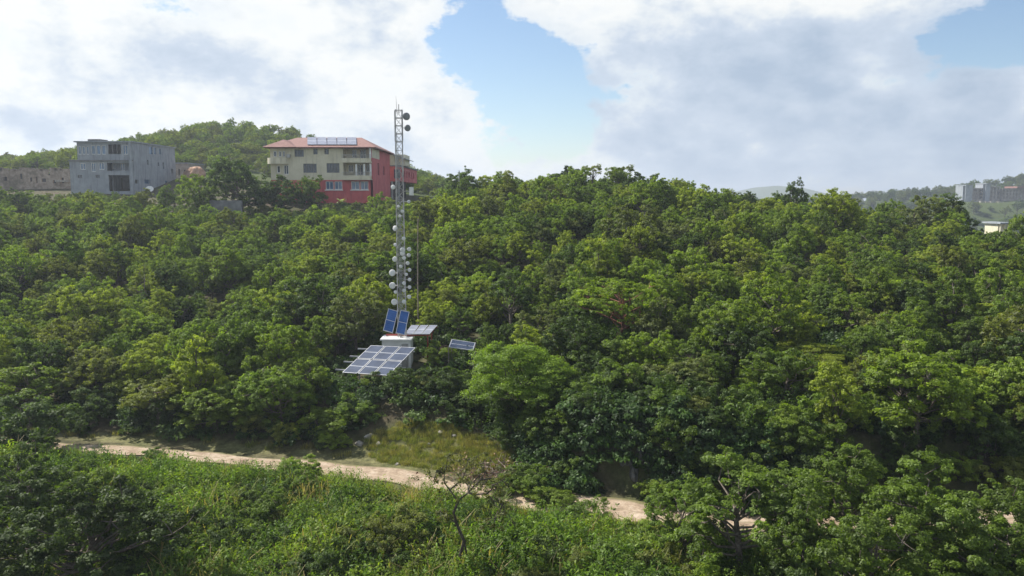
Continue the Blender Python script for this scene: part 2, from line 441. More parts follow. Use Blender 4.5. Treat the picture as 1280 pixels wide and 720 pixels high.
def dirt_road():
    xs = np.linspace(-75, 70, 340)
    yc = road_y(xs)
    yc = np.convolve(np.pad(yc, 12, mode='edge'), np.ones(25) / 25, 'valid')
    v, q, uv = [], [], []
    W = 9
    for i, x in enumerate(xs):
        dx = xs[min(i + 1, len(xs) - 1)] - xs[max(i - 1, 0)]; dy = yc[min(i + 1, len(xs) - 1)] - yc[max(i - 1, 0)]
        nrm = np.array([-dy, dx]); nrm /= np.linalg.norm(nrm)
        nar = float(np.interp(x, [-30, -12, -5], [0.62, 0.75, 1.0]))
        w0 = 1.15 + 0.25 * math.sin(x * 1.3) + 0.2 * math.sin(x * 0.41 + 1)
        w1 = 1.1 + 0.22 * math.sin(x * 1.1 + 2) + 0.2 * math.sin(x * 0.53)
        for k in range(W):
            t = k / (W - 1); o = (-w0 + (w0 + w1) * t) * nar
            p = np.array([x, yc[i]]) + nrm * o
            rut = -0.03 * math.exp(-((abs(o) - 0.75) / 0.3) ** 2)
            v.append((p[0], p[1], max(tz(p[0], p[1]), ZR - 0.02) + 0.06 + rut * 0.7)); uv.append((x / 3, t))
    for i in range(len(xs) - 1):
        for k in range(W - 1):
            q.append((i * W + k, (i + 1) * W + k, (i + 1) * W + k + 1, i * W + k + 1))
    me = np_mesh('dirt_road', v, q, [M['road']])
    ul = me.uv_layers.new(name='UVMap')
    li = np.array(q).ravel(); ul.data.foreach_set('uv', np.array(uv, np.float32)[li].ravel())
    for p in me.polygons: p.use_smooth = True
    o = bpy.data.objects.new('dirt_road', me); COL.objects.link(o)
    tag(o, 'pale dirt road curving below the solar panels', None, None, 'structure')
dirt_road()

# ------------------------------------------------------------------ vegetation prototypes
def unit(a): return a / (np.linalg.norm(a, axis=-1, keepdims=True) + 1e-9)

def leaves(r, cen, nrm, L_, W_, jit=0.55, droop=0.2):
    """quads: one leaf per row of cen; nrm: preferred normal"""
    n = len(cen)
    nn = unit(nrm + jit * r.normal(size=(n, 3)))
    t = unit(np.cross(nn, r.normal(size=(n, 3))))
    b = np.cross(nn, t)
    s = r.uniform(0.65, 1.3, (n, 1))
    l, w = L_ * s * 0.5, W_ * s * 0.5
    dz = np.zeros((n, 3)); dz[:, 2] = -droop * L_
    v = np.stack([cen - t * l, cen + b * w - t * l * 0.1, cen + t * l + dz, cen - b * w - t * l * 0.1], 1)
    return v.reshape(-1, 3)

def clump_leaves(r, cc, out, cr, K, L_, W_, flat=0.55, up=0.75):
    """K leaves round each clump centre"""
    n = len(cc)
    off = r.normal(size=(n, K, 3)); off /= (np.linalg.norm(off, axis=-1, keepdims=True)); off *= r.uniform(0.25, 1.0, (n, K, 1)) ** 0.6
    off[..., 2] = off[..., 2] * flat
    crn = cr * r.uniform(0.7, 1.3, (n, 1, 1))
    pos = cc[:, None, :] + off * crn
    nrm = off * 0.7 + out[:, None, :] * 0.5; nrm[..., 2] += up
    v = leaves(r, pos.reshape(-1, 3), nrm.reshape(-1, 3), L_, W_)
    tint = np.clip(r.normal(0.5, 0.2, (n, 1)) + r.normal(0, 0.14, (n, K)), 0, 1)
    return v, np.repeat(tint.ravel(), 4)

def tubes_np(paths, n=5):
    V, Q = [], []; c = 0
    for pts, rad in paths:
        mb = MB(); mb.tube(pts, rad, n)
        m = len(pts)
        V += mb.v
        Q += [tuple(c + i for i in f) for f in mb.f if len(f) == 4]
        c += len(mb.v)
    return np.array(V), np.array(Q)

def gen_tree(seed, H, Rd, style, fine=1.0):
    r = np.random.default_rng(seed)
    S = dict(round=(0.52, 0.46, 24, 0.33, 1.05), dome=(0.50, 0.49, 28, 0.33, 1.0), flat=(0.74, 0.23, 20, 0.34, 0.50), tall=(0.53, 0.47, 24, 0.38, 1.25),
             open=(0.56, 0.44, 22, 0.26, 1.0), feathery=(0.50, 0.49, 36, 0.32, 0.6), bush=(0.46, 0.48, 16, 0.38, 1.0), sparse=(0.74, 0.24, 13, 0.24, 0.55), crooked=(0.77, 0.23, 18, 0.23, 0.8))[style]
    hc, rz, nl, lr, lf = S
    if style == 'tall': Rd *= 0.78
    cen = np.array([0, 0, hc * H])
    env = np.array([Rd, Rd, rz * H])
    d = r.normal(size=(nl * 3, 3)); d = unit(d)
    lo = -0.9 if style in ('bush', 'dome', 'round', 'tall') else -0.6
    d = d[d[:, 2] > lo][:nl]
    # spread lobes evenly-ish in azimuth
    for i in range(len(d)):
        a = 2.399963 * i + r.uniform(-0.5, 0.5); hh = np.hypot(d[i, 0], d[i, 1])
        d[i, 0], d[i, 1] = hh * math.cos(a), hh * math.sin(a)
    k = r.uniform(0.42, 0.86, (len(d), 1))
    lc = cen + d * env * k
    lc[:, :2] += r.normal(0, 0.1 * Rd, (len(d), 2))
    lrad = lr * Rd * r.uniform(0.65, 1.25, len(d))
    cc, oo = [], []
    cr = {'feathery': 0.38, 'flat': 0.30, 'sparse': 0.21, 'open': 0.23}.get(style, 0.235) * (0.85 if fine < 0.8 else 1)
    for i in range(len(lc)):
        m = int((15 if style not in ('sparse', 'open', 'crooked') else 12) * (lrad[i] / 0.9) ** 2 * (1.25 / (0.75 + fine * 0.25)) + 4)
        q = unit(r.normal(size=(m * 2, 3))); q = q[q[:, 2] > -0.45][:m]
        rr = lrad[i] * r.uniform(0.6, 1.08, (len(q), 1))
        p = lc[i] + q * rr * np.array([1, 1, lf])
        # drop clumps deep inside other lobes
        keep = np.ones(len(p), bool)
        for j in range(len(lc)):
            if j == i: continue
            dd = np.linalg.norm((p - lc[j]) / np.array([1, 1, lf]), axis=1)
            keep &= ~((dd < lrad[j] * 0.62) & (r.uniform(size=len(p)) < 0.75))
        cc.append(p[keep]); oo.append(q[keep])
    cc, oo = np.concatenate(cc), np.concatenate(oo)
    Lf, Wf, K, flat = {'feathery': (0.16, 0.065, 64, 0.38), 'flat': (0.16, 0.07, 62, 0.35), 'sparse': (0.15, 0.085, 30, 0.6), 'crooked': (0.14, 0.08, 26, 0.7),
                       'open': (0.17, 0.085, 40, 0.65), 'tall': (0.17, 0.085, 48, 0.75)}.get(style, (0.165, 0.09, 46, 0.65))
    Lf, Wf, K = Lf * fine, Wf * fine, int(K / fine ** 1.25)
    lv, tint = clump_leaves(r, cc, oo, cr, K, Lf, Wf, flat)
    # some stray leaves loosen the outline
    # wood
    paths = []
    fork = np.array([r.normal(0, 0.12), r.normal(0, 0.12), (0.16 if style == 'bush' else 0.62 if style == 'crooked' else 0.3 if style != 'flat' else 0.5) * H * r.uniform(0.85, 1.15)])
    tr = 0.024 * H * (0.6 if style == 'bush' else 1)
    mid = fork * 0.5 + np.array([r.normal(0, 0.1), r.normal(0, 0.1), 0])
    if style == 'crooked': mid = fork * 0.5 + np.array([0.3, 0.1, 0]); tr *= 0.45
    paths.append(([(0, 0, -0.5), (0, 0, 0.02), mid, fork], [tr * 1.5, tr * 1.25, tr, tr * 0.85]))
    apex = np.array([r.normal(0, 0.2), r.normal(0, 0.2), (hc + 0.55 * rz) * H])
    lead = [fork, fork + (apex - fork) * 0.35 + r.normal(0, 0.14, 3), fork + (apex - fork) * 0.7 + r.normal(0, 0.14, 3), apex]
    paths.append((lead, [tr * 0.85, tr * 0.62, tr * 0.4, tr * 0.15]))
    for i in range(len(lc)):
        b = lc[i] - np.array([0, 0, 0.15])
        u_ = float(np.clip((b[2] - fork[2]) / max(0.2, apex[2] - fork[2]) - r.uniform(0.25, 0.6), -0.35, 0.8))
        if u_ < 0: st_ = mid + (fork - mid) * (1 + u_)
        else: st_ = np.array([np.interp(u_, [0, 0.35, 0.7, 1.0], [q[k] for q in lead]) for k in range(3)])
        m1 = st_ + (b - st_) * 0.35 + r.normal(0, 0.13, 3) + np.array([0, 0, -0.05]); m2 = st_ + (b - st_) * 0.7 + r.normal(0, 0.13, 3) + np.array([0, 0, 0.08])
        k_ = 0.5 - 0.25 * max(u_, 0)
        paths.append(([st_, m1, m2, b], [tr * k_, tr * k_ * 0.75, tr * k_ * 0.5, tr * 0.12]))
    pick = r.choice(len(cc), size=min(len(cc), 46), replace=False)
    for i in pick:
        j = int(np.argmin(np.linalg.norm(lc - cc[i], axis=1)))
        a = lc[j] - np.array([0, 0, 0.15]); e = cc[i]
        paths.append(([a, (a + e) / 2 + r.normal(0, 0.06, 3), e], [tr * 0.17, tr * 0.11, tr * 0.05]))
    wv, wq = tubes_np(paths)
    return lv, tint, wv, wq

KINDS = []   # (style word, crown mesh, wood mesh, height, radius)
STYLEWORD = dict(round='round-crowned', dome='dense domed', flat='flat-topped', tall='tall upright', open='loose open-crowned', feathery='feathery', bush='low bushy', sparse='sparse', crooked='sparse')
def make_kind(seed, H, Rd, style, fine=1.0, bark='bark'):
    lv, tint, wv, wq = gen_tree(seed, H, Rd, style, fine)
    cm = np_mesh('crown', lv, np.arange(len(lv)).reshape(-1, 4), [M['leaf']], {'tint': tint})
    wm = np_mesh('trunk', wv, wq, [M[bark]])
    for p in wm.polygons: p.use_smooth = True
    h = float(lv[:, 2].max()); rad = float(np.percentile(np.hypot(lv[:, 0], lv[:, 1]), 97))
    return dict(style=style, crown=cm, trunk=wm, H=h, R=rad, zc=float((np.percentile(lv[:, 2], 3) + h) / 2), rz=float((h - np.percentile(lv[:, 2], 3)) / 2), nleaf=len(lv) // 4)

PROTO = {}
PROTO['round'] = [make_kind(11 + i, 5.4, 2.5, 'round') for i in range(4)]
PROTO['dome'] = [make_kind(31 + i, 5.0, 2.6, 'dome') for i in range(3)]
PROTO['flat'] = [make_kind(41 + i, 5.2, 3.1, 'flat') for i in range(2)]
PROTO['tall'] = [make_kind(51 + i, 6.3, 2.5, 'tall') for i in range(3)]
PROTO['open'] = [make_kind(61 + i, 5.6, 2.5, 'open') for i in range(4)]
PROTO['feathery'] = [make_kind(71 + i, 5.2, 2.8, 'feathery') for i in range(2)]
PROTO['bush'] = [make_kind(81 + i, 2.2, 1.35, 'bush', 0.85) for i in range(4)]
PROTO['bushfine'] = [make_kind(91 + i, 2.2, 1.35, 'bush', 0.62) for i in range(3)]
for k in PROTO['bushfine']: k['style'] = 'bush'

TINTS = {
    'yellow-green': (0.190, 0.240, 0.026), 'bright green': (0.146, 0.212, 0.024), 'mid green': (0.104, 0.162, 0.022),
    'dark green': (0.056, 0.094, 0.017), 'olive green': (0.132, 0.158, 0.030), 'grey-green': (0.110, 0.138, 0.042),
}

ALLTREES = []      # every plant with what its label needs
def plant(kind, x, y, scale, tint, name='broadleaf_tree', cat='tree', rz=None, sz=1.0, group=None, label=None, z=None, color=None, keep=False, noun='tree'):
    ALLTREES.append(dict(kind=kind, x=float(x), y=float(y), z=tz(x, y) if z is None else z, s=float(scale), sz=float(sz), tint=tint, name=name, cat=cat,
                         rz=float(rng.uniform(0, 6.28)) if rz is None else rz, group=group, label=label, color=color, keep=keep, noun=noun))
    return ALLTREES[-1]

EXCL = []          # (x, y, r) discs with no random tree
def excl_px(px, py, Y, r): 
    p = P(px, py, Y); EXCL.append((p[0], p[1], r))

def plant_natural(kind, px, Y, width_px, tint, label, name, cat, excl, color, tallness=0.8, **kw):
    p = P(px, 400, Y); w = width_px / F * Y
    t = plant(kind, p[0], p[1], w / (2 * kind['R']), tint, name=name, cat=cat, sz=tallness, label=label, color=color, keep=True, **kw)
    EXCL.append((p[0], p[1], excl * w / 2))
    return t

def special(kind, px, py_top, Y, width_px, tint, label, sz=None, name='broadleaf_tree', excl=0.8, color=None, hpx=None, cat='tree', natural=False, **kw):
    """a tree seen in the photo: crown centre column px, top at py_top, at distance Y, width_px wide"""
    if natural: return plant_natural(kind, px, Y, width_px, tint, label, name, cat, excl, color, **kw)
    def stretch(Yt):
        q = P(px, py_top, Yt); return max(0.3, q[2] - tz(q[0], q[1])) / (kind['H'] * (width_px / F * Yt) / (2 * kind['R']))
    if not 0.6 < stretch(Y) < 1.5:     # walk to where a tree of its natural proportions would stand
        cand = np.linspace(Y * 0.78, Y * 1.2, 60)
        def behind(Yt):
            q = P(px, 500, Yt); return Yt - float(road_y(q[0]))
        if behind(Y) > 0: cand = [v for v in cand if behind(v) > 3.4] or [Y]
        Y = min(cand, key=lambda Yt: abs(math.log(stretch(Yt) / 0.95)) + 0.6 * abs(Yt / Y - 1))
    print('%-60s Y %.1f stretch %.2f' % ((label or '')[:60], Y, stretch(Y)))
    top = P(px, py_top, Y)
    w = width_px / F * Y
    s = w / (2 * kind['R'])
    z0 = tz(top[0], top[1])
    Hh = max(1.2, top[2] - z0)
    sz = Hh / (kind['H'] * s)
    t = plant(kind, top[0], top[1], s, tint, name=name, cat=cat, sz=sz, label=label, color=color, keep=True, **kw)
    EXCL.append((top[0], top[1], excl * w / 2))
    return t

# ------------------------------------------------------------------ particular trees and shrubs of the photo
PR = PROTO
FINE = dict(
    round=[make_kind(111 + i, 5.4, 2.6, 'round', 0.68) for i in range(2)],
    dome=[make_kind(121 + i, 5.2, 2.8, 'dome', 0.68) for i in range(2)],
    open=[make_kind(131, 5.6, 2.6, 'open', 0.72)],
    feathery=[make_kind(141, 5.2, 2.8, 'feathery', 0.8)],
    flat=[make_kind(151, 5.0, 3.1, 'flat', 0.8)],
    red=[make_kind(171, 6.0, 3.0, 'open', 0.9, 'redbark')],
    ridge=[make_kind(181, 5.6, 2.0, 'sparse', 1.1, 'darkbark')],
)
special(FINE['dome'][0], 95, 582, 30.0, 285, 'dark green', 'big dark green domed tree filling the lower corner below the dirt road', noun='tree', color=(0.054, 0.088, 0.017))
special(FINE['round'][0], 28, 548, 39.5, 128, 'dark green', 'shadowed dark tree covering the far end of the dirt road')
special(FINE['feathery'][0], 650, 437, 44.3, 146, 'bright green', color=(0.125, 0.195, 0.02), natural=True, tallness=0.84, label= 'bright yellow-green feathery tree arching over the grassy slope', excl=0.9)
special(FINE['red'][0], 772, 343, 66.0, 150, 'bright green', 'wide bright tree with copper-red limbs showing under its crown', excl=0.9)
special(FINE['flat'][0], 1012, 430, 60.0, 135, 'yellow-green', 'flat-topped pale green tree spreading like an umbrella on the slope', excl=0.8)
special(PR['flat'][1], 1095, 345, 78.0, 130, 'bright green', 'broad flat-topped tree with an arching dark limb, high on the slope')
EXCL.append((P(590, 600, 30.5)[0], 30.5, 1.5))
def crooked_tree():
    r = np.random.default_rng(23); Yt = 30.5
    base = P(577, 700, Yt); z0 = tz(base[0], Yt)
    dz = {}
    def at(px, py, d): return P(px, py, Yt + d) - np.array([base[0], Yt, z0])
    T0 = [((577, 735, 0), 0.085), ((574, 700, 0), 0.075), ((580, 676, .05), 0.068), ((571, 655, .0), 0.06), ((567, 641, -.05), 0.055), ((572, 628, 0), 0.05)]
    BR = [[(572, 628, 0), (562, 612, .3), (555, 592, .4), (559, 573, .6)], [(572, 628, 0), (585, 616, -.2), (600, 600, -.3), (612, 580, -.2)], [(585, 616, -.2), (608, 617, -.6), (628, 630, -.8), (636, 650, -.8)],
          [(600, 600, -.3), (621, 597, -.1), (637, 611, .2)], [(555, 592, .4), (546, 588, .1), (541, 603, -.1)], [(562, 612, .3), (578, 598, .7), (585, 575, .9)], [(608, 617, -.6), (616, 606, -.9), (628, 600, -1.0)], [(585, 616, -.2), (590, 604, .5), (604, 585, .8)], [(628, 630, -.8), (622, 640, -.9), (618, 652, -.9)], [(571, 655, 0), (560, 646, -.3), (551, 640, -.4)]]
    paths = [([at(*p) for p, w in T0], [w for p, w in T0]), ([at(583, 730, .25), at(585, 700, .2), at(580, 676, .05)], [0.05, 0.045, 0.04])]
    cc = []
    for br in BR:
        q = [at(*p) for p in br]; n = len(q)
        f = []; 
        for i in range(n - 1):
            for t in (0, 0.5): f.append(q[i] * (1 - t) + q[i + 1] * t + (r.normal(0, 0.04, 3) if t else 0))
        f.append(q[-1])
        paths.append((f, list(np.linspace(0.036, 0.012, len(f)))))
        for k in range(11):
            i = r.integers(max(1, len(f) // 3), len(f)); e = f[i] + r.normal(0, 1, 3) * np.array([0.3, 0.42, 0.2])
            paths.append(([f[i], (f[i] + e) / 2 + r.normal(0, 0.05, 3), e], [0.012, 0.009, 0.005])); cc.append(e)
    cc = np.array(cc)
    lv, tint = clump_leaves(r, cc, np.tile([0, 0, 0.4], (len(cc), 1)), 0.17, 20, 0.125, 0.075, 0.7)
    wv, wq = tubes_np(paths, 7)
    root = empty('broadleaf_tree', (base[0], Yt, z0), 'slender thin-leaved tree with a bare crooked trunk standing before the road', 'tree', 'trees of the wooded slope')
    for nm, mm in (('crown', np_mesh('crown', lv, np.arange(len(lv)).reshape(-1, 4), [M['leaf']], {'tint': tint})), ('trunk', np_mesh('trunk', wv, wq, [M['darkbark']]))):
        o = bpy.data.objects.new(nm, mm); COL.objects.link(o); o.parent = root; o.color = (0.095, 0.105, 0.026, 1)
crooked_tree()
special(FINE['open'][0], 925, 572, 29.8, 190, 'mid green', 'forked tree whose two bare trunks stand against the dirt road', excl=0.75)
special(FINE['round'][1], 1062, 556, 32.0, 170, 'mid green', 'rounded mid green tree behind the forked tree beside the road', excl=0.7)
special(FINE['dome'][1], 1170, 572, 28.8, 210, 'mid green', 'wide leafy green dome crowding the lower edge beside the road', excl=0.7)
special(FINE['round'][0], 858, 596, 31.0, 120, 'mid green', 'rounded leafy tree between the shaded road bend and the forked tree', excl=0.7)
special(FINE['dome'][0], 1005, 598, 28.6, 150, 'mid green', 'full leafy tree crowding the forked tree on its far side', excl=0.7)
special(FINE['round'][0], 1282, 590, 28.8, 180, 'mid green', 'leafy tree cut by the frame just above its lower corner', excl=0.7)
special(FINE['round'][1], 1090, 640, 25.9, 210, 'mid green', 'low leafy tree below the wide green dome', excl=0.6)
special(PR['dome'][0], 408, 342, 72.0, 112, 'dark green', 'dark dense dome tree on the slope short of the mast')
special(PR['dome'][1], 300, 196, 116.0, 92, 'dark green', 'big dark dome tree between the grey house and the coral house', excl=0.5)
special(PR['round'][0], 246, 216, 114.0, 58, 'bright green', 'sunlit round tree hiding the foot of the grey house wing', excl=0.5)
special(PR['round'][1], 352, 217, 116.0, 66, 'dark green', 'dark leafy tree before the cream wall of the coral house', excl=0.5)
special(PR['round'][2], 388, 218, 117.5, 46, 'mid green', 'small green tree touching the barred windows of the coral house', excl=0.5)
special(PR['dome'][2], 577, 206, 114.0, 44, 'dark green', 'dark round tree on the skyline behind the lamp post', excl=0.5)
special(PR['round'][3], 708, 206, 113.0, 46, 'dark green', 'dark bushy tree breaking the skyline above the slope', excl=0.4, color=(0.03, 0.06, 0.022))
special(FINE['ridge'][0], 741, 204, 111.0, 30, 'olive green', 'spindly see-through tree on the skyline beside the dark bushy one', excl=0.4)
special(FINE['ridge'][0], 778, 205, 112.0, 38, 'grey-green', 'taller spindly tree closing the skyline clump', excl=0.4)
special(PR['open'][0], 992, 220, 104.0, 40, 'dark green', 'lone dark tree rising above the skyline toward the far hills', excl=0.4)
special(PR['dome'][0], 1150, 242, 98.0, 80, 'grey-green', 'dull dark tree on the crest before the far concrete buildings', excl=0.6)
special(PR['tall'][0], 1192, 240, 97.0, 50, 'dark green', 'upright dark tree at the crest edge above the valley', excl=0.6)
special(PR['round'][2], 1286, 262, 92.0, 56, 'bright green', 'sunlit tree beside the small white house', excl=0.5)
special(PR['dome'][2], 855, 440, 54.0, 90, 'grey-green', 'grey-green tree with hanging twigs above the rock face', excl=0.7)
special(PR['round'][1], 722, 455, 48.2, 100, 'dark green', natural=True, tallness=0.8, label= 'shadowed dark tree close behind the bright feathery tree', excl=0.6)
special(PR['dome'][1], 350, 460, 50.5, 96, 'mid green', 'leafy green tree beside the shaded gully next to the solar table', excl=0.6)
special(PR['dome'][2], 268, 470, 51.0, 104, 'bright green', 'full bright green tree just above the dirt road')
special(PR['open'][1], 195, 468, 54.0, 100, 'olive green', 'loose olive tree above the dirt road, beside the full bright tree')
special(PR['open'][2], 30, 452, 56.0, 110, 'bright green', 'loose bright tree at the picture edge above the road')
# shrubs around the compound and the bank
BF = PR['bushfine']
def bush(px, Y, w, tint, label, i=0, **kw):
    return special(BF[i % 3], px, 0, Y, w, tint, label, name='shrub', cat='shrub', noun='shrub', natural=True, **kw)
bush(398, 45.6, 80, 'bright green', 'bright leafy shrub on the bank below the solar table', 0, tallness=0.6)
bush(440, 46.0, 58, 'mid green', 'rounded shrub under the front posts of the solar table', 1)
bush(462, 48.6, 32, 'bright green', 'small bright shrub poking up under the solar table', 2)
bush(645, 43.6, 36, 'bright green', 'small bright shrub on the grassy slope', 0)
bush(690, 41.5, 80, 'mid green', 'broad leafy shrub under the bright feathery tree', 1)
bush(655, 38.0, 66, 'mid green', 'low green shrub growing over the road edge behind the slender tree', 2)
bush(527, 50.5, 32, 'bright green', 'bright shrub pressed to the corner of the solar table', 1)
bush(548, 53.6, 46, 'bright green', 'bright shrub hiding the end of the pale flat panels', 1)
bush(572, 48.6, 54, 'mid green', 'shrub under the tilted lone panel', 2)
bush(535, 48.6, 50, 'olive green', 'olive shrub on the rim of the shaded bank', 0)
bush(828, 36.6, 56, 'bright green', 'bright tall shrub at the road edge before the rock face', 1)
bush(182, 42.0, 40, 'mid green', 'tall leafy shrub standing up before the dirt road', 0)
bush(372, 39.6, 58, 'bright green', 'bright weedy shrub hiding a stretch of the dirt road', 2)
bush(350, 30.0, 70, 'dark green', 'dark shadowed shrub low in the weeds', 1)
bush(315, 46.4, 56, 'olive green', 'olive shrub behind the dirt road', 1)
bush(120, 49.6, 70, 'dark green', 'dark shrub at the back of the dirt road near its far end', 2)
bush(215, 48.4, 80, 'dark green', 'dark shrub under the full bright tree', 0)
bush(775, 42.6, 84, 'mid green', 'leafy shrub crowning the rock face', 2)
bush(716, 41.0, 50, 'dark green', 'dark shrub beside the shaded road bend', 0)
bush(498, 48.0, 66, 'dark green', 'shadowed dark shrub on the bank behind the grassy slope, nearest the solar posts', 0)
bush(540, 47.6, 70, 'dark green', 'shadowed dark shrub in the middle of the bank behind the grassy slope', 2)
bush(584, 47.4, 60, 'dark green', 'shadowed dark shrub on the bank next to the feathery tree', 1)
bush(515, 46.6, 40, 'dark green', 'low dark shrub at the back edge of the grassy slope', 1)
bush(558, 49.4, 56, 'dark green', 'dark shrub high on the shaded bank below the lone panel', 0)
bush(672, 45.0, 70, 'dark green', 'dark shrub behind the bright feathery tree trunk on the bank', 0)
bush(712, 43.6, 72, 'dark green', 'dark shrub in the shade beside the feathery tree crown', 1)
bush(742, 43.8, 70, 'dark green', 'dark leafy shrub on top of the rock bank', 2)
bush(812, 42.8, 74, 'grey-green', 'greyish shrub at the end of the rock face under hanging twigs', 0)
bush(760, 46.2, 90, 'mid green', 'mid green shrub set back above the rock face', 1)
bush(850, 40.6, 84, 'dark green', 'dark shrub at the shaded corner past the rock face', 2)
bush(700, 36.2, 60, 'bright green', 'bright low shrub hiding the near edge of the shaded road bend', 0, tallness=0.5)
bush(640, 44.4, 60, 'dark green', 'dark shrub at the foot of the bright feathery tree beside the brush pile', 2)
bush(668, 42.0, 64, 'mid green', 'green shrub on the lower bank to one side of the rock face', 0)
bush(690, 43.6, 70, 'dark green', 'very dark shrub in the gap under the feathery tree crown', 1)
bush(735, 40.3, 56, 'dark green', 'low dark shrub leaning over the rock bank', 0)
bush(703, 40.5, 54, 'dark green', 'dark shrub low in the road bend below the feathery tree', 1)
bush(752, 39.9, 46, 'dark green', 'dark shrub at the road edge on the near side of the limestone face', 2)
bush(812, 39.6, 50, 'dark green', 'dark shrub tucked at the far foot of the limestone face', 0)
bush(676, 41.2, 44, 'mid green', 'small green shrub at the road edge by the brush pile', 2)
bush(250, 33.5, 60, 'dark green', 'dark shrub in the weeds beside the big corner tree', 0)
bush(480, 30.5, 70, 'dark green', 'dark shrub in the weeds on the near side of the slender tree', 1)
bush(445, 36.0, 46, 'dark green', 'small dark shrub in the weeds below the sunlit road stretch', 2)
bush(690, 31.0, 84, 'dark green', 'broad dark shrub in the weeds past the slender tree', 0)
bush(740, 34.0, 60, 'mid green', 'mid green shrub in the weeds under the shaded road bend', 1)
bush(560, 28.0, 80, 'dark green', 'dark shrub low at the frame edge beneath the slender tree', 2)
bush(300, 37.5, 40, 'dark green', 'small dark shrub below the narrow road stretch', 0)
bush(788, 41.9, 70, 'dark green', 'dark shrub hanging over the limestone face', 2)
bush(838, 39.4, 60, 'mid green', 'green shrub at the end of the limestone face beside the road', 1)
bush(748, 45.0, 80, 'dark green', 'dark shrub behind the leafy crown of the rock face', 0)
bush(628, 37.8, 56, 'mid green', 'mid green shrub hiding the road just past the slender tree', 0, tallness=0.6)
bush(676, 36.8, 50, 'bright green', 'small bright shrub on the near road edge before the shaded bend', 1, tallness=0.6)
bush(640, 42.2, 66, 'dark green', 'dark shrub closing the far end of the grassy slope', 1)
bush(664, 43.4, 70, 'mid green', 'mid green shrub against the foot of the bright feathery tree', 0)
bush(700, 42.4, 66, 'dark green', 'dark shrub halfway up the shaded bank under the feathery crown', 2)
bush(722, 42.0, 60, 'mid green', 'mid green shrub halfway up the shaded bank near the rock bank', 1)
bush(282, 108.0, 62, 'mid green', 'rounded shrub before the low grey retaining wall', 1)
bush(20, 43.6, 130, 'dark green', 'broad dark shrub where the road disappears at the frame edge', 2)
for px_, py_, Y_ in ((430, 480, 47.5), (450, 480, 46.5), (470, 480, 46.5), (490, 480, 47.0), (415, 470, 49), (430, 470, 50), (440, 455, 52), (460, 440, 54.5)): excl_px(px_, py_, Y_, 1.3)
mast_p = P(503, 440, 54.0)
for (px, py, Y, r_) in [(472, 450, 51, 3.0), (500, 425, 55, 2.4), (528, 415, 56, 2.6), (577, 432, 53, 1.8), (500, 400, 59, 2.0), (445, 480, 48, 1.5), (480, 500, 46, 2.2), (577, 450, 49.5, 1.7), (577, 450, 47.5, 1.3), (605, 455, 50, 1.4), (604, 465, 48, 1.0), (780, 600, 42, 2.4)]:
    excl_px(px, py, Y, r_)
def blocked(x, y, pad=0.0):
    return any((x - a) ** 2 + (y - b) ** 2 < (c + pad) ** 2 for a, b, c in EXCL)
def in_building(x, y):
    return (-88 < x < -56 and 139 < y < 170) or (-45 < x < -10 and 119.5 < y < 172) or (-100 < x < -82 and 144 < y < 160) or (-62 < x < -54 and 150 < y < 172)

# what must stay in sight: (x0, x1, y0, y1, distance) as seen from the survey point
CLEAR = [(424, 550, 384, 474, 54.5), (557, 622, 421, 466, 52.0), (486, 517, 225, 392, 54.0), (478, 600, 548, 592, 43.0), (85, 168, 178, 235, 144), (1246, 1264, 276, 292, 150), (338, 525, 172, 236, 123)]
def blocks_view(kind, x, y, s, sz):
    z = tz(x, y)
    for (x0, x1, y0, y1, Yd) in CLEAR:
        if y > Yd + 1.0: continue
        pa, pt, dep = proj((x, y, z + kind['H'] * s * sz)); _, pb, _ = proj((x, y, z)); w = kind['R'] * s * F / dep * 0.85
        if pa + w > x0 and pa - w < x1 and pt < y1 - 4 and pb > y0: return True
    return False

# the forest on the near slope
TN = list(TINTS)
STEP = 2.3
for iy, yy in enumerate(np.arange(36, 121, STEP * 0.9)):
    for xx in np.arange(-100, 100, STEP):
        x = xx + rng.uniform(-1.25, 1.25) + (iy % 2) * STEP / 2; y = yy + rng.uniform(-1.2, 1.2)
        T_ = y - float(road_y(x))
        if abs(x) > 0.70 * y + 7 or T_ < 4.2 or blocked(x, y) or in_building(x, y): continue
        if y > 116 and -50 < x < -9: continue
        if math.hypot((x - slope_c[0]) / 5.0, (T_ - 3.6) / 2.8) < 1: continue
        n1, n2 = float(fnoise(x, y, 21)), float(fnoise(x + 40, y - 13, 13))
        w = dict(round=1.0, dome=0.55 + 0.4 * (n1 > 0.4), flat=0.015, tall=0.7 + 0.4 * (n2 < -0.4), open=0.75, feathery=0.02, bush=0.35)
        if y < 72 and x > -2: w['tall'] = 1.5
        if T_ < 10: w.update(open=0.15, flat=0.0, feathery=0.0, bush=0.9)
        st = rng.choice(list(w), p=np.array(list(w.values())) / sum(w.values()))
        kd = PR[st][rng.integers(len(PR[st]))]
        s = float(np.clip(rng.lognormal(-0.45, 0.24), 0.38, 1.1))
        if st == 'bush': s *= 1.45
        if y > 100: s *= 0.85
        if st == 'tall': s *= 0.85
        szz = float(rng.uniform(0.85, 1.15))
        if blocks_view(kd, x, y, s, szz):
            kd, st = PR['bush'][rng.integers(4)], 'bush'; s = float(rng.uniform(0.5, 0.9))
            if blocks_view(kd, x, y, s, szz): continue
        lean = 0.35 * n1 + 0.12 * (y > 75)
        pr = np.array([0.17, 0.26, 0.30, 0.12, 0.09, 0.06]) * np.array([1 + lean, 1 + lean, 1, 1 - lean, 1 + 0.4 * n2, 1 - 0.4 * n2])
        tn = str(rng.choice(TN, p=pr / pr.sum()))
        plant(kd, x, y, s, tn, sz=szz, noun='shrub' if st == 'bush' else 'tree', cat='shrub' if st == 'bush' else 'tree', name='shrub' if st == 'bush' else 'broadleaf_tree')
        EXCL.append((x, y, 0.95 * s))

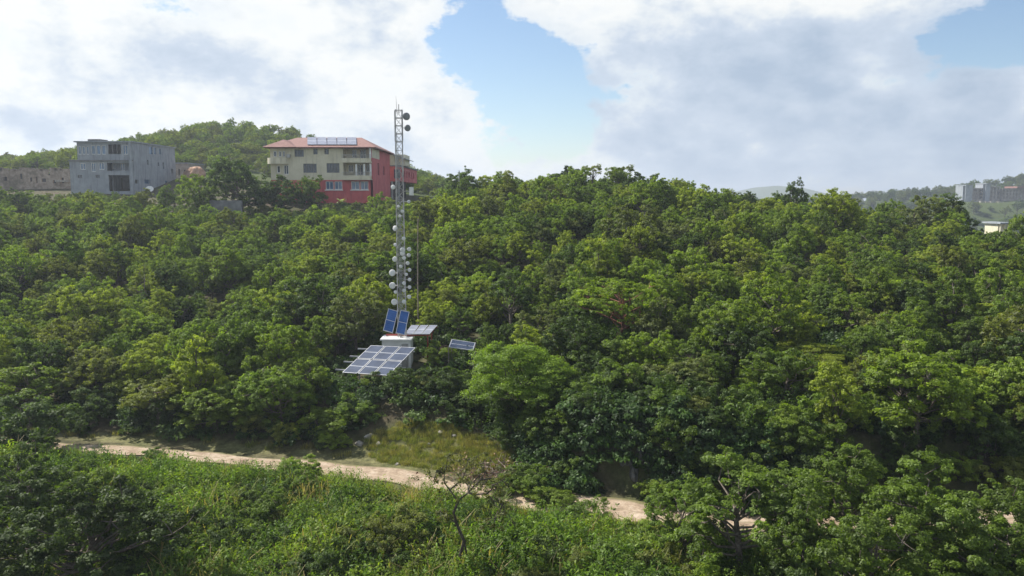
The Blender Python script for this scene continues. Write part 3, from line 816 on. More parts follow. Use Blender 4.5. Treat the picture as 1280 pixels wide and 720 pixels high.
# shrubs in the weeds this side of the road and along its far edge
for k in range(2600):
    y = rng.uniform(23, 50); x = rng.uniform(-0.7 * y - 3, 0.7 * y + 3)
    T_ = y - float(road_y(x))
    if -2.6 < T_ < 2.6 or T_ > 11 or blocked(x, y, 0.3): continue
    if math.hypot((x - slope_c[0]) / 5.0, (T_ - 3.6) / 2.8) < 1: continue
    near_gap = -16 < x < 4
    if T_ < 0 and rng.uniform() < (0.38 if near_gap else 0.15): continue
    if T_ < 0 and T_ > -5.5 and rng.uniform() < (0.93 if x < 2 else 0.6): continue
    s = float(rng.uniform(0.5, 0.95)) * (0.75 if T_ > -6 and T_ < 0 else 1.15 if x > 6 else 1.0)
    if T_ > 0 and blocks_view(BF[0], x, y, s, 1.0): continue
    tn = str(rng.choice(['bright green', 'mid green', 'dark green', 'olive green', 'yellow-green'], p=[0.25, 0.34, 0.27, 0.08, 0.06]))
    plant(BF[rng.integers(3)], x, y, s, tn, name='shrub', cat='shrub', noun='shrub', sz=float(rng.uniform(0.7, 1.1)))
    EXCL.append((x, y, 0.75 * s))
    

# ---- what shows of each: a coarse depth picture of the crowns
ZW, ZH = 640, 360
zbuf = np.full((ZH, ZW), 1e9); zid = np.full((ZH, ZW), -1)
yy_, xx_ = np.mgrid[0:ZH, 0:ZW]
order = []
for i, t in enumerate(ALLTREES):
    k = t['kind']; c = (t['x'], t['y'], t['z'] + k['zc'] * t['s'] * t['sz'])
    px, py, dep = proj(c); t['px'], t['py'] = px, py
    rx, ry = k['R'] * t['s'] * F / dep / 2 * 0.88, (k['rz'] * t['s'] * t['sz'] * 0.97 + 0.2 * k['R'] * t['s']) * F / dep / 2 * 0.9
    t['dep'], t['wpx'] = dep, 4 * rx
    x0, x1, y0, y1 = int(max(0, px / 2 - rx)), int(min(ZW, px / 2 + rx + 1)), int(max(0, py / 2 - ry)), int(min(ZH, py / 2 + ry + 1))
    if x0 >= x1 or y0 >= y1: continue
    sub = ((xx_[y0:y1, x0:x1] - px / 2) / rx) ** 2 + ((yy_[y0:y1, x0:x1] - py / 2) / ry) ** 2 < 1
    zz = zbuf[y0:y1, x0:x1]; ii = zid[y0:y1, x0:x1]
    hit = sub & (dep < zz)
    zz[hit] = dep; ii[hit] = i
cnt = np.bincount(zid[zid >= 0].ravel(), minlength=len(ALLTREES))
for i, t in enumerate(ALLTREES): t['vis'] = int(cnt[i])
things, rest = [], []
for cat, most in (('tree', 296), ('shrub', 230)):
    ts = [t for t in ALLTREES if t['cat'] == cat]
    ts.sort(key=lambda t: -(t['vis'] + (1e6 if t['keep'] else 0)))
    th = [t for n, t in enumerate(ts) if n < most and (t['vis'] >= 14 or t['keep'])]
    things += th
    ids = {id(t) for t in th}
    rest += [t for t in ts if id(t) not in ids]
print('plants', len(ALLTREES), 'things', len(things), 'rest', len(rest), 'hidden', sum(t['vis'] == 0 for t in ALLTREES))

# ---- labels: a look and a place that together hold for one plant only
LM = [('the radio mast', 503, 300), ('the solar table', 470, 450), ('the coral house', 430, 215), ('the grey house', 150, 210), ('the bright feathery tree', 650, 500),
      ('the copper-limbed tree', 772, 390), ('the flat-topped umbrella tree', 1012, 455), ('the small white house', 1256, 285), ('the slender crooked tree', 600, 610),
      ('the rock face', 782, 595), ('the tilted lone panel', 577, 432), ('the lamp post', 572, 225), ('the skyline clump', 745, 214), ('the lone skyline tree', 992, 235),
      ('the forked roadside tree', 925, 620), ('the big dark corner tree', 95, 650), ('the full bright tree', 268, 500), ('the dark dome tree', 408, 375),
      ('the sunlit road stretch', 470, 595), ('the arching-limb tree', 1095, 370), ('the far concrete buildings', 1250, 240), ('the road\'s far end', 90, 560), ('the dull crest tree', 1150, 262)]
def sizeword(t): return 'small' if t['s'] * t['kind']['R'] < 1.75 else 'large' if t['s'] * t['kind']['R'] > 2.55 else 'medium'
if True:
    for t in ALLTREES:
        if t['cat'] == 'shrub':
            rr = t['s'] * t['kind']['R']; t['size'] = 'small' if rr < 0.95 else 'large' if rr > 1.35 else 'medium'
            t['shape'] = ''
        else:
            t['size'] = sizeword(t); t['shape'] = STYLEWORD[t['kind']['style']]
def rel(t, lm):
    dx, dy = t['px'] - lm[1], t['py'] - lm[2]; d = math.hypot(dx, dy)
    if d < 18: return ('at', 0)
    a = math.degrees(math.atan2(-dy, dx)) % 360
    w = ['right of', 'up and right of', 'above', 'up and left of', 'left of', 'down and left of', 'below', 'down and right of'][int((a + 22.5) // 45) % 8]
    return (w, 0 if d < 75 else 1 if d < 150 else 2 if d < 260 else 3)
SEEN = [t for t in ALLTREES if t['vis'] > 0 or t['keep']]
for t in SEEN: t['rel'] = [rel(t, lm) for lm in LM]; t['dl'] = [math.hypot(t['px'] - lm[1], t['py'] - lm[2]) for lm in LM]
DW = {0: 'just', 1: '', 2: 'farther', 3: 'far'}
used = set()
def place(t, i):
    w, k = t['rel'][i]
    return ('over ' if w == 'at' else (DW[k] + ' ' + w + ' ').strip() + ' ') + LM[i][0]
def lookphrase(t, lv):
    a = [t['size']] if lv > 0 else []
    a.append(t['tint'])
    if t['shape']: a.append(t['shape'])
    return ' '.join(a) + ' ' + t['noun']
def same(t, o, lv): return o['cat'] == t['cat'] and o['tint'] == t['tint'] and o['shape'] == t['shape'] and (lv == 0 or o['size'] == t['size'])
def nwords(s): return len(s.split())
for t in things:
    if t['label']: used.add(t['label'])
for t in things:
    if t['label']: continue
    near = sorted(range(len(LM)), key=lambda i: t['dl'][i])
    done = None
    for lv in (0, 1):
        pool = [o for o in SEEN if o is not t and same(t, o, lv)]
        for i in near[:4]:
            if t['rel'][i][1] > 2: continue
            if not any(o['rel'][i] == t['rel'][i] for o in pool): done = lookphrase(t, lv) + ' ' + place(t, i); break
        if done and done not in used: break
        for i in near[:6]:
            if nwords(lookphrase(t, lv) + LM[i][0]) < 11 and not any(o['dl'][i] <= t['dl'][i] for o in pool): done = lookphrase(t, lv) + ' standing closest of its look to ' + LM[i][0]; break
        if done and done not in used and nwords(done) <= 16: break
        done = None
        for i in near[:5]:
            for j in near[:8]:
                if i == j: continue
                if not any(o['rel'][i] == t['rel'][i] and o['rel'][j] == t['rel'][j] for o in pool):
                    c = lookphrase(t, lv) + ' ' + place(t, i) + ', ' + place(t, j)
                    if nwords(c) <= 16: done = c; break
            if done: break
        if done and done not in used: break
        done = None
    if not done:
        pool = sorted([o for o in SEEN if same(t, o, 1) and o['rel'][near[0]] == t['rel'][near[0]]], key=lambda o: o['px'])
        done = lookphrase(t, 0) + ' ' + place(t, near[0]) + ', ' + ['leftmost', 'second', 'third', 'fourth', 'fifth', 'sixth', 'seventh'][min(6, pool.index(t))] + ' along'
    while done in used: done += ' too'
    t['label'] = done; used.add(done)
for t in things:
    if nwords(t['label']) > 16: print('LONG', t['label'])
    if t['label'].endswith(' too'): print('TOO', t['label'])

# bare snags standing out of the canopy
def snag_kind(seed):
    r = np.random.default_rng(seed); paths = []
    def grow(p, d, ln, rad, lev):
        pts_, q = [p], p
        for i in range(3):
            d = d + r.normal(0, 0.16, 3); d /= np.linalg.norm(d); q = q + d * ln / 3; pts_.append(q)
        paths.append((pts_, [rad, rad * 0.85, rad * 0.7, rad * 0.5]))
        if lev:
            for k in range(3 if lev > 1 else 2):
                dd = d + r.normal(0, 0.55, 3); dd[2] = abs(dd[2]) * 0.7 + 0.15; grow(pts_[1 + (k % 3)] if lev > 1 else q, dd / np.linalg.norm(dd), ln * r.uniform(0.5, 0.75), rad * 0.5, lev - 1)
    grow(np.array([0, 0, -0.3]), np.array([0.05, 0, 1.0]), 3.2, 0.1, 3)
    v, q = tubes_np(paths); return np_mesh('dead_tree', v, q, [M['twig']])
SNAG = [snag_kind(3), snag_kind(5)]
for i, (px_, pt_, Yd_) in enumerate([(182, 352, 72), (905, 318, 86), (1212, 405, 63), (690, 292, 92), (58, 318, 82), (1092, 352, 76), (330, 300, 90)]):
    q = P(px_, pt_, Yd_); z0 = tz(q[0], q[1]); sc_ = max(0.8, (q[2] - z0) / 4.6)
    o = bpy.data.objects.new('dead_tree', SNAG[i % 2]); COL.objects.link(o); o.location = (q[0], q[1], z0); o.scale = (sc_,) * 3; o.rotation_euler = (0, 0, i * 1.7)
    tt = dict(px=px_, py=pt_ + 15); rl = [rel(tt, lm) for lm in LM]; nn = sorted(range(len(LM)), key=lambda k: math.hypot(px_ - LM[k][1], pt_ - LM[k][2]))
    tt['rel'] = rl
    tag(o, 'bare grey dead tree ' + place(tt, nn[0]), 'dead tree', 'bare snags standing out of the canopy')

# ---- build them: one of each kind, then copies
MASTER = {}
def link_tree(t):
    k = t['kind']
    key = (id(k), t['name'])
    if key not in MASTER:
        r0 = bpy.data.objects.new(t['name'], None); c0 = bpy.data.objects.new('crown', k['crown']); w0 = bpy.data.objects.new('trunk', k['trunk'])
        MASTER[key] = (r0, c0, w0); new = (r0, c0, w0)
    else:
        new = tuple(o.copy() for o in MASTER[key])
    r0, c0, w0 = new
    for o in new: COL.objects.link(o)
    c0.parent = r0; w0.parent = r0
    r0.location = (t['x'], t['y'], t['z'] - 0.03); r0.rotation_euler = (0, 0, t['rz']); r0.scale = (t['s'], t['s'], t['s'] * t['sz'])
    c0.color = (*(t['color'] or TINTS[t['tint']]), 1)
    tag(r0, t['label'], t['cat'], t['group'] or ('shrubs among the weeds and along the road' if t['cat'] == 'shrub' else 'trees of the wooded slope'))
for t in things: link_tree(t)

# ---- the rest of the wood: one object
def scatter(name, pts, protos, label, kind='stuff'):
    """pts: rows x y z rx ry rz scale index; protos: objects, in order"""
    c = bpy.data.collections.new(name + '_sources')
    for i, o in enumerate(protos):
        o.name = 'src_%03d_%s' % (i, name); c.objects.link(o)
    pts = np.asarray(pts, float)
    me = bpy.data.meshes.new(name)
    me.vertices.add(len(pts)); me.vertices.foreach_set('co', pts[:, :3].astype(np.float32).ravel())
    a = me.attributes.new('turn', 'FLOAT_VECTOR', 'POINT'); a.data.foreach_set('vector', pts[:, 3:6].astype(np.float32).ravel())
    a = me.attributes.new('size', 'FLOAT', 'POINT'); a.data.foreach_set('value', pts[:, 6].astype(np.float32))
    a = me.attributes.new('pick', 'INT', 'POINT'); a.data.foreach_set('value', pts[:, 7].astype(np.int32))
    hue = np.array([tuple(o.color) for o in protos], np.float32)[pts[:, 7].astype(int)]
    a = me.attributes.new('hue', 'FLOAT_COLOR', 'POINT'); a.data.foreach_set('color', hue.ravel())
    me.update()
    ob = bpy.data.objects.new(name, me); COL.objects.link(ob)
    ng = bpy.data.node_groups.new(name + '_scatter', 'GeometryNodeTree')
    ng.interface.new_socket('Geometry', in_out='INPUT', socket_type='NodeSocketGeometry')
    ng.interface.new_socket('Geometry', in_out='OUTPUT', socket_type='NodeSocketGeometry')
    gi, go = ng.nodes.new('NodeGroupInput'), ng.nodes.new('NodeGroupOutput')
    ci = ng.nodes.new('GeometryNodeCollectionInfo'); ci.inputs[0].default_value = c
    ci.inputs['Separate Children'].default_value = True; ci.inputs['Reset Children'].default_value = True
    ip = ng.nodes.new('GeometryNodeInstanceOnPoints'); ip.inputs['Pick Instance'].default_value = True
    def attr(nm, dt):
        n = ng.nodes.new('GeometryNodeInputNamedAttribute'); n.data_type = dt; n.inputs[0].default_value = nm; return n.outputs[0]
    er = ng.nodes.new('FunctionNodeEulerToRotation')
    ng.links.new(attr('turn', 'FLOAT_VECTOR'), er.inputs[0]); ng.links.new(er.outputs[0], ip.inputs['Rotation'])
    ng.links.new(attr('pick', 'INT'), ip.inputs['Instance Index']); ng.links.new(attr('size', 'FLOAT'), ip.inputs['Scale'])
    ng.links.new(gi.outputs[0], ip.inputs['Points']); ng.links.new(ci.outputs[0], ip.inputs['Instance'])
    ng.links.new(ip.outputs[0], go.inputs[0])
    md = ob.modifiers.new('scatter', 'NODES'); md.node_group = ng
    return tag(ob, label, None, None, kind)

def joined(k):
    """crown and trunk of a kind as one mesh"""
    a, b = k['crown'], k['trunk']
    va = np.empty(len(a.vertices) * 3, np.float32); a.vertices.foreach_get('co', va)
    vb = np.empty(len(b.vertices) * 3, np.float32); b.vertices.foreach_get('co', vb)
    na, nb = len(a.polygons), len(b.polygons)
    qa = np.empty(na * 4, np.int32); a.loops.foreach_get('vertex_index', qa)
    qb = np.empty(nb * 4, np.int32); b.loops.foreach_get('vertex_index', qb)
    ta = np.empty(len(a.vertices), np.float32); a.attributes['tint'].data.foreach_get('value', ta)
    v = np.concatenate([va, vb]).reshape(-1, 3); q = np.concatenate([qa, qb + len(va) // 3]).reshape(-1, 4)
    return np_mesh('woodland_tree', v, q, [M['leafmass'], b.materials[0]], {'tint': np.concatenate([ta, np.zeros(len(vb) // 3, np.float32)])}, np.concatenate([np.zeros(na, np.int32), np.ones(nb, np.int32)]))

src, srckey = [], {}
JM = {}
def src_index(k, tint):
    key = (id(k), tint)
    if key not in srckey:
        if id(k) not in JM: JM[id(k)] = joined(k)
        o = bpy.data.objects.new('woodland_tree', JM[id(k)]); o.color = (*TINTS[tint], 1)
        srckey[key] = len(src); src.append(o)
    return srckey[key]
pts = []
for t in rest:
    pts.append((t['x'], t['y'], t['z'] - 0.03, 0, 0, t['rz'], t['s'], src_index(t['kind'], t['tint'])))
scatter('upper_woodland', pts, src, 'leafy wood massed on the upper slope up to the skyline')
# the hill behind the houses and the far side of the valley
src, srckey = [], {}
pts = []
FARK = [PR['round'][0], PR['round'][1], PR['dome'][0], PR['open'][0], PR['bush'][1], PR['bush'][0]]
def far_wood(x0, x1, y0, y1, sp, smin, smax, tints, test=lambda x, y: True):
    for y in np.arange(y0, y1, sp):
        for x in np.arange(x0, x1, sp):
            a, b = x + rng.uniform(-.45, .45) * sp, y + rng.uniform(-.45, .45) * sp
            if abs(a) > 0.72 * b + 12 or in_building(a, b) or not test(a, b): continue
            pts.append((a, b, tz(a, b) - 0.2, 0, 0, rng.uniform(0, 6.28), rng.uniform(smin, smax), src_index(FARK[rng.integers(len(FARK))], str(rng.choice(tints)))))
far_wood(-190, 12, 150, 246, 3.3, 0.42, 0.85, ['yellow-green', 'bright green', 'bright green', 'mid green', 'olive green'], lambda x, y: y > 172 or x < -105 or x > -8)
far_wood(-10, 75, 122, 150, 4.2, 0.5, 0.85, ['bright green', 'mid green', 'yellow-green'], lambda x, y: x > -9)
far_wood(-125, -56, 121, 142, 2.8, 0.2, 0.36, ['bright green', 'mid green', 'olive green'])
scatter('hill_woodland', pts, src, 'sunlit scrub wood covering the hill behind the houses')
src, srckey = [], {}
pts = []
far_wood(100, 470, 380, 640, 8.5, 1.0, 1.7, ['dark green', 'mid green', 'grey-green', 'dark green'], lambda x, y: not (283 < x < 372 and 500 < y < 560) and x > 0.33 * y - 8 and (y < 500 or y > 560 or x < 283))
far_wood(55, 130, 150, 330, 7.0, 0.8, 1.3, ['dark green', 'mid green', 'bright green'], lambda x, y: x > 0.42 * y - 6)
scatter('valley_woodland', pts, src, 'hazy blue-green wood on the far valley side')

# ------------------------------------------------------------------ weeds, grass and low growth
def weed_proto(seed, typ):
    r = np.random.default_rng(seed); V, Tn = [], []
    if typ == 'shoots':
        for i in range(34):
            b = np.array([*r.normal(0, 0.34, 2), 0]); h = r.uniform(0.5, 1.25); lean = r.normal(0, 0.16, 2)
            n = int(h * 21); ts = np.linspace(0.15, 1, n)
            c = b + np.stack([lean[0] * ts ** 2, lean[1] * ts ** 2, ts * h], 1) + r.normal(0, 0.045, (n, 3))
            nr = np.tile([0, 0, 1.0], (n, 1)); nr[:, :2] += r.normal(0, 0.6, (n, 2))
            V.append(leaves(r, c, nr, 0.125, 0.052, 0.5, 0.25)); Tn.append(np.repeat(np.clip(r.normal(0.5, 0.17) + r.normal(0, .1, n), 0, 1), 4))
    elif typ == 'grass':
        for i in range(110):
            b = np.array([*r.normal(0, 0.3, 2), 0]); h = r.uniform(0.25, 0.75); d = r.normal(0, 0.22, 2); w = 0.012 + 0.012 * r.uniform()
            t = np.array([-d[1], d[0], 0]); t = t / (np.linalg.norm(t) + 1e-6) * w
            m = b + np.array([d[0] * 0.35, d[1] * 0.35, h * 0.6]); e = b + np.array([d[0], d[1], h])
            V.append(np.array([b - t, b + t, m + t * 0.8, m - t * 0.8])); V.append(np.array([m - t * .8, m + t * .8, e + t * .15, e - t * .15]))
            Tn.append(np.full(8, np.clip(r.normal(0.55, 0.2), 0, 1)))
    elif typ == 'canes':
        for i in range(26):
            b = np.array([*r.normal(0, 0.4, 2), 0]); h = r.uniform(0.9, 1.9); d = r.normal(0, 0.4, 2); w = 0.018
            t = np.array([-d[1], d[0], 0]); t = t / (np.linalg.norm(t) + 1e-6) * w
            p = [b + np.array([d[0] * q ** 2, d[1] * q ** 2, h * (q - 0.25 * q ** 3)]) for q in (0, 0.35, 0.7, 1.0)]
            for q0, q1, k in zip(p[:-1], p[1:], (1, 0.85, 0.5)): V.append(np.array([q0 - t * k, q0 + t * k, q1 + t * k * 0.8, q1 - t * k * 0.8]))
            Tn.append(np.full(12, np.clip(r.normal(0.55, 0.2), 0, 1)))
    else:
        cc = np.concatenate([r.normal(0, 0.36, (24, 2)), r.uniform(0.1, 0.55, (24, 1))], 1)
        lv, tn = clump_leaves(r, cc, unit(cc * np.array([1, 1, 0.6])), 0.24, 26, 0.15, 0.085, 0.55)
        V.append(lv); Tn.append(tn)
    v = np.concatenate(V); tn = np.concatenate(Tn)
    return np_mesh('weed', v, np.arange(len(v)).reshape(-1, 4), [M['weedmass']], {'tint': tn})
wm = {'canes': [weed_proto(s, 'canes') for s in (11, 12)], 'shoots': [weed_proto(s, 'shoots') for s in (1, 2, 3)], 'grass': [weed_proto(s, 'grass') for s in (4, 5)], 'mound': [weed_proto(s, 'mound') for s in (6, 7, 8)]}
def weed_sources(cols):
    out = []
    for key in cols:
        for c in cols[key]:
            for m in wm[key]:
                o = bpy.data.objects.new('weed', m); o.color = (*c, 1); out.append((key, o))
    return out
cols = dict(canes=[(0.17, 0.20, 0.05), (0.26, 0.22, 0.10)], shoots=[(0.062, 0.115, 0.020), (0.105, 0.18, 0.024), (0.155, 0.22, 0.028)], grass=[(0.14, 0.17, 0.035), (0.19, 0.20, 0.05), (0.25, 0.22, 0.08)], mound=[(0.045, 0.085, 0.017), (0.08, 0.145, 0.023), (0.125, 0.19, 0.026)])
ws = weed_sources(cols)
byk = {k: [i for i, (kk, o) in enumerate(ws) if kk == k] for k in cols}
def patch(ix, x, y):
    q = 0.5 + 0.32 * float(fnoise(x, y + 20, 4.2)) + rng.normal(0, 0.16)
    return ix[int(np.clip(q * len(ix), 0, len(ix) - 1))]
pts = []
for k in range(14000):
    y = rng.uniform(20, 47); x = rng.uniform(-0.7 * y - 3, 0.7 * y + 3)
    T_ = y - float(road_y(x))
    if T_ > -1.75: continue
    n = float(fnoise(x, y, 7.0))
    if T_ > -3.2: typ = 'grass' if rng.uniform() < 0.55 else 'mound' if rng.uniform() < 0.4 else 'shoots'
    else: typ = 'canes' if rng.uniform() < 0.10 + 0.22 * (float(fnoise(x - 7, y, 5.0)) > 0.55) else 'shoots' if n + rng.normal(0, 0.4) > -0.1 else 'mound'
    if float(fnoise(x + 9, y - 4, 3.1)) > 0.75 and rng.uniform() < 0.7: continue
    s = rng.uniform(0.6, 1.15) * (0.75 if T_ > -2.6 else 1.0 if T_ > -4.5 else 1.1 + 0.25 * n)
    pts.append((x, y, tz(x, y) - 0.03, rng.normal(0, .08), rng.normal(0, .08), rng.uniform(0, 6.28), s, patch(byk[typ], x, y)))
    if len(pts) > 7000: break
scatter('weed_thicket', pts, [o for k, o in ws], 'tangled bright green weeds between the dirt road and the near trees')
cols = dict(shoots=[(0.05, 0.09, 0.02)], grass=[(0.15, 0.175, 0.045), (0.22, 0.21, 0.08)], mound=[(0.05, 0.10, 0.02), (0.035, 0.07, 0.018), (0.075, 0.12, 0.03)])
ws = weed_sources(cols); byk = {k: [i for i, (kk, o) in enumerate(ws) if kk == k] for k in cols}
pts = []
for k in range(2600):
    y = rng.uniform(38, 72) if rng.uniform() < 0.8 else rng.uniform(60, 110); x = rng.uniform(-0.69 * y - 3, 0.69 * y + 3)
    T_ = y - float(road_y(x))
    if T_ < 2.0: continue
    onslope = math.hypot((x - slope_c[0]) / 4.9, (T_ - 3.2) / 2.4) < 1.1
    if onslope or T_ < 2.9: typ, s = 'grass', rng.uniform(0.25, 0.6)
    else: typ, s = ('mound' if rng.uniform() < 0.8 else 'shoots'), rng.uniform(0.7, 1.6)
    if math.hypot((x - mast_p[0]) / 3.5, (y - 52.5) / 3.2) < 1: s *= 0.35
    pts.append((x, y, tz(x, y) - 0.03, rng.normal(0, .08), rng.normal(0, .08), rng.uniform(0, 6.28), s, rng.choice(byk[typ])))
for k in range(900):
    a = rng.uniform(0, 6.28); q = math.sqrt(rng.uniform()); x = slope_c[0] + 5.0 * q * math.cos(a); T_ = 3.4 + 2.4 * q * math.sin(a); y = float(road_y(x)) + T_
    if T_ < 1.9: continue
    pts.append((x, y, tz(x, y) - 0.02, rng.normal(0, .1), rng.normal(0, .1), rng.uniform(0, 6.28), rng.uniform(0.18, 0.45), rng.choice(byk['grass'])))
for k in range(420):
    x = rng.uniform(0.6, 15); T_ = rng.uniform(1.75, 6.5); y = float(road_y(x)) + T_
    if 4.6 < x < 7.0 and T_ < 2.9: continue
    pts.append((x, y, tz(x, y) - 0.05, rng.normal(0, .15), rng.normal(0, .15), rng.uniform(0, 6.28), rng.uniform(0.7, 1.35), byk['mound'][int(rng.integers(0, 6))]))
scatter('undergrowth', pts, [o for k, o in ws], 'low shaded undergrowth and dry grass beyond the dirt road')
# ------------------------------------------------------------------ houses
def window(parent, wallname_n, O, e, nin, s0, s1, z0, z1, nm=2, frame=None, glass=None, hbar=0):
    """a framed window in a hole of a wall: frame mesh and pane as its sub-part"""
    O, e, nin = map(lambda q: np.asarray(q, float), (O, e, nin))
    f = MB(); w = 0.09; d0, d1 = 0.07, 0.15
    def bx(a, b, c, d):
        ctr = O + e * (a + b) / 2 + nin * (d0 + d1) / 2; ctr[2] = (c + d) / 2
        f.obox(ctr, e * (b - a) / 2, nin * (d1 - d0) / 2, np.array([0, 0, (d - c) / 2]))
    g = 0.004
    bx(s0 + g, s0 + w, z0 + g, z1 - g); bx(s1 - w, s1 - g, z0 + g, z1 - g); bx(s0 + w, s1 - w, z0 + g, z0 + w); bx(s0 + w, s1 - w, z1 - w, z1 - g)
    for i in range(1, nm):
        c = s0 + (s1 - s0) * i / nm; bx(c - 0.03, c + 0.03, z0 + w, z1 - w)
    fo = f.build('window', frame or M['white'], parent)
    p = MB(); ctr = O + e * (s0 + s1) / 2 + nin * 0.18; ctr[2] = (z0 + z1) / 2
    p.obox(ctr, e * (s1 - s0 - 0.02) / 2, nin * 0.012, np.array([0, 0, (z1 - z0 - 0.02) / 2]))
    p.build('pane', glass or M['glass'], fo)
    return fo

EX, EYI = np.array([1.0, 0, 0]), np.array([0, 1.0, 0])

def front_rects(Y, X0, rects):
    out = []
    for (a, b, c, d) in rects:
        p, q = P(a, c, Y), P(b, d, Y); out.append((p[0] - X0, q[0] - X0, q[2], p[2]))
    return out
def side_rects(X, Y0, rects):
    out = []
    for (a, b, c, d) in rects:
        p, q = PXp(a, c, X), PXp(b, d, X); m = PXp((a + b) / 2, c, X); m2 = PXp((a + b) / 2, d, X)
        out.append((p[1] - Y0, q[1] - Y0, m2[2], m[2]))
    return out

def coral_house():
    Yf, Yb = 123.0, 141.0
    X0, X1 = P(338, 200, Yf)[0], P(465, 200, Yf)[0]
    zb = min(tz(X0, Yf), tz(X1, Yf), tz(X1, Yb)) - 1.0
    z1, z2, z3 = P(400, 225, Yf)[2], P(400, 203.5, Yf)[2], P(400, 184, Yf)[2]
    h = empty('apartment_house', (X1, Yf, zb), 'cream and coral three-storey house with red hipped roof and stacked balconies', 'house')
    O = np.array([X0, Yf, 0])
    Xr = P(429, 200, Yf)[0]
    top = front_rects(Yf, X0, [(368, 380, 187, 196), (391.5, 397, 186, 193), (405.5, 411, 186, 193), (379, 396, 204.5, 216), (408, 424.5, 204, 216), (354.5, 361, 206.5, 218), (346, 350.5, 207, 216)] )
    m = MB().wall(O, EX, EYI, Xr - X0, z1, z3, top, 0.28)
    m.box(Xr - 0.28, Xr, Yf + 0.28, Yf + 1.9, z1, z3)
    wall = m.build('wall', M['cream'], h)
    for i, r_ in enumerate(top): window(h, '', O, EX, EYI, *r_, nm=4 if i in (3, 4) else 3 if i == 0 else 2 if i == 5 else 1, frame=M['white'] if i > 4 else M['concrete_dark'], glass=M['glass'])
    # recessed balconies
    O2 = np.array([Xr, Yf + 1.9, 0])
    rec = [(a, b, c, d) for (a, b, c, d) in front_rects(Yf + 1.9, Xr, [(440, 446, 187, 197), (450, 458, 186.5, 199), (435.5, 442, 206, 215), (447, 454, 205.5, 219), (457.5, 463, 205.5, 215)])]
    MB().wall(O2, EX, EYI, X1 - 0.28 - Xr, z1, z3, rec, 0.28).build('balcony_wall', M['cream'], h)
    for r_ in rec: window(h, '', O2, EX, EYI, *r_, nm=2)
    for (pa, pb) in ((198, 203.5), (219.5, 225)):
        za, zc = P(430, pb, Yf)[2], P(430, pa, Yf)[2]
        b = MB().box(Xr - 0.1, X1 - 0.02, Yf - 0.75, Yf - 0.55, za, zc).box(Xr - 0.1, X1 - 0.02, Yf - 0.55, Yf + 1.88, za - 0.003, za + 0.16)
        bo = b.build('balcony', M['cream'], h)
        rl = MB()
        for x in np.arange(Xr - 0.05, X1 - 0.05, 0.16): rl.bar((x, Yf - 0.65, zc), (x, Yf - 0.65, zc + 0.5), 0.025)
        rl.bar((Xr - 0.1, Yf - 0.65, zc + 0.52), (X1 - 0.04, Yf - 0.65, zc + 0.52), 0.05)
        rl.build('railing', M['galv'], bo)
    for px, a, b in ((446, 205, 219.5), (456, 205, 219.5), (463.7, 184.5, 198), (463.7, 204.5, 219.5)):
        x = P(px, 210, Yf)[0]; MB().box(x - 0.13, x + 0.13, Yf - 0.5, Yf - 0.24, P(px, b, Yf)[2] + 0.004, P(px, a, Yf)[2] - 0.004).build('column', M['white'], h)
    # left bay with its rounded balcony
    xb = P(370, 200, Yf)[0]
    pts = [(X0 - 0.35 + 3.1 * t, Yf - 0.03 - 1.25 * math.sin(math.pi * t) ** 0.6, 0) for t in np.linspace(0, 1, 13)]
    b = MB(); za, zc = P(340, 205, Yf)[2], P(340, 197.5, Yf)[2]
    for p, q in zip(pts[:-1], pts[1:]):
        c = ((p[0] + q[0]) / 2, (p[1] + q[1]) / 2, (za + zc) / 2); d = np.array(q) - np.array(p); ln = np.linalg.norm(d); d /= ln
        b.obox(c, d * (ln / 2 + 0.01), np.array([-d[1], d[0], 0]) * 0.07, np.array([0, 0, (zc - za) / 2]))
    b.build('rounded_balcony', M['cream'], h)
    lw = front_rects(Yf, X0, [(342, 346, 189, 196), (348.5, 352, 189, 196), (353.5, 356.5, 189, 196)])
    for r_ in lw:
        f = MB().box(X0 + r_[0], X0 + r_[1], Yf - 0.05, Yf - 0.003, r_[2], r_[3]).build('window', M['white'], h)
        MB().box(X0 + r_[0] + 0.08, X0 + r_[1] - 0.08, Yf - 0.06, Yf - 0.052, r_[2] + 0.08, r_[3] - 0.08).build('pane', M['glass'], f)
    ac = MB().box(P(359, 193, Yf)[0], P(363.5, 193, Yf)[0], Yf - 0.5, Yf - 0.05, P(360, 197, Yf)[2], P(360, 193, Yf)[2]); ac.build('air_conditioner', M['galv'], h)
    # coral ground storey
    low = front_rects(Yf, X0, [(407, 417, 226.7, 237), (418, 428, 226.7, 237), (439, 449.5, 226.7, 237), (450.5, 460.5, 226.7, 237)])
    MB().wall(O, EX, EYI, X1 - X0, zb, z1 - 0.002, low, 0.28).build('wall', M['coral'], h)
    for r_ in low: window(h, '', O, EX, EYI, *r_, nm=2, glass=M['blueglass'])
    for a, b in ((406, 429), (438, 461.5)):
        p, q = P(a, 237, Yf), P(b, 238.2, Yf); MB().box(p[0], q[0], Yf - 0.12, Yf - 0.003, q[2], p[2] - 0.003).build('sill', M['white'], h)
    # side and back
    sr = side_rects(X1, Yf, [(472, 474.5, 204, 219), (479, 481, 208, 219)])
    m = MB().wall(np.array([X1, Yf, 0]), EYI, -EX, Yb - Yf, zb, z3, sr, 0.275); m.build('side_wall', M['coral'], h)
    q = PXp(474, 190, X1)
    MB().box(X1 + 0.003, X1 + 0.03, Yf + 0.02, q[1], P(465, 197, Yf)[2], z3 - 0.01).build('corner_panel', M['cream'], h)
    for r_ in sr: MB().box(X1 - 0.2, X1 - 0.16, Yf + r_[0], Yf + r_[1], r_[2], r_[3]).build('side_window', M['glass'], h)
    MB().box(X0 + 0.003, X0 + 0.27, Yf + 0.29, Yb - 0.28, zb, z3 - 0.003).build('end_wall', M['cream'], h)
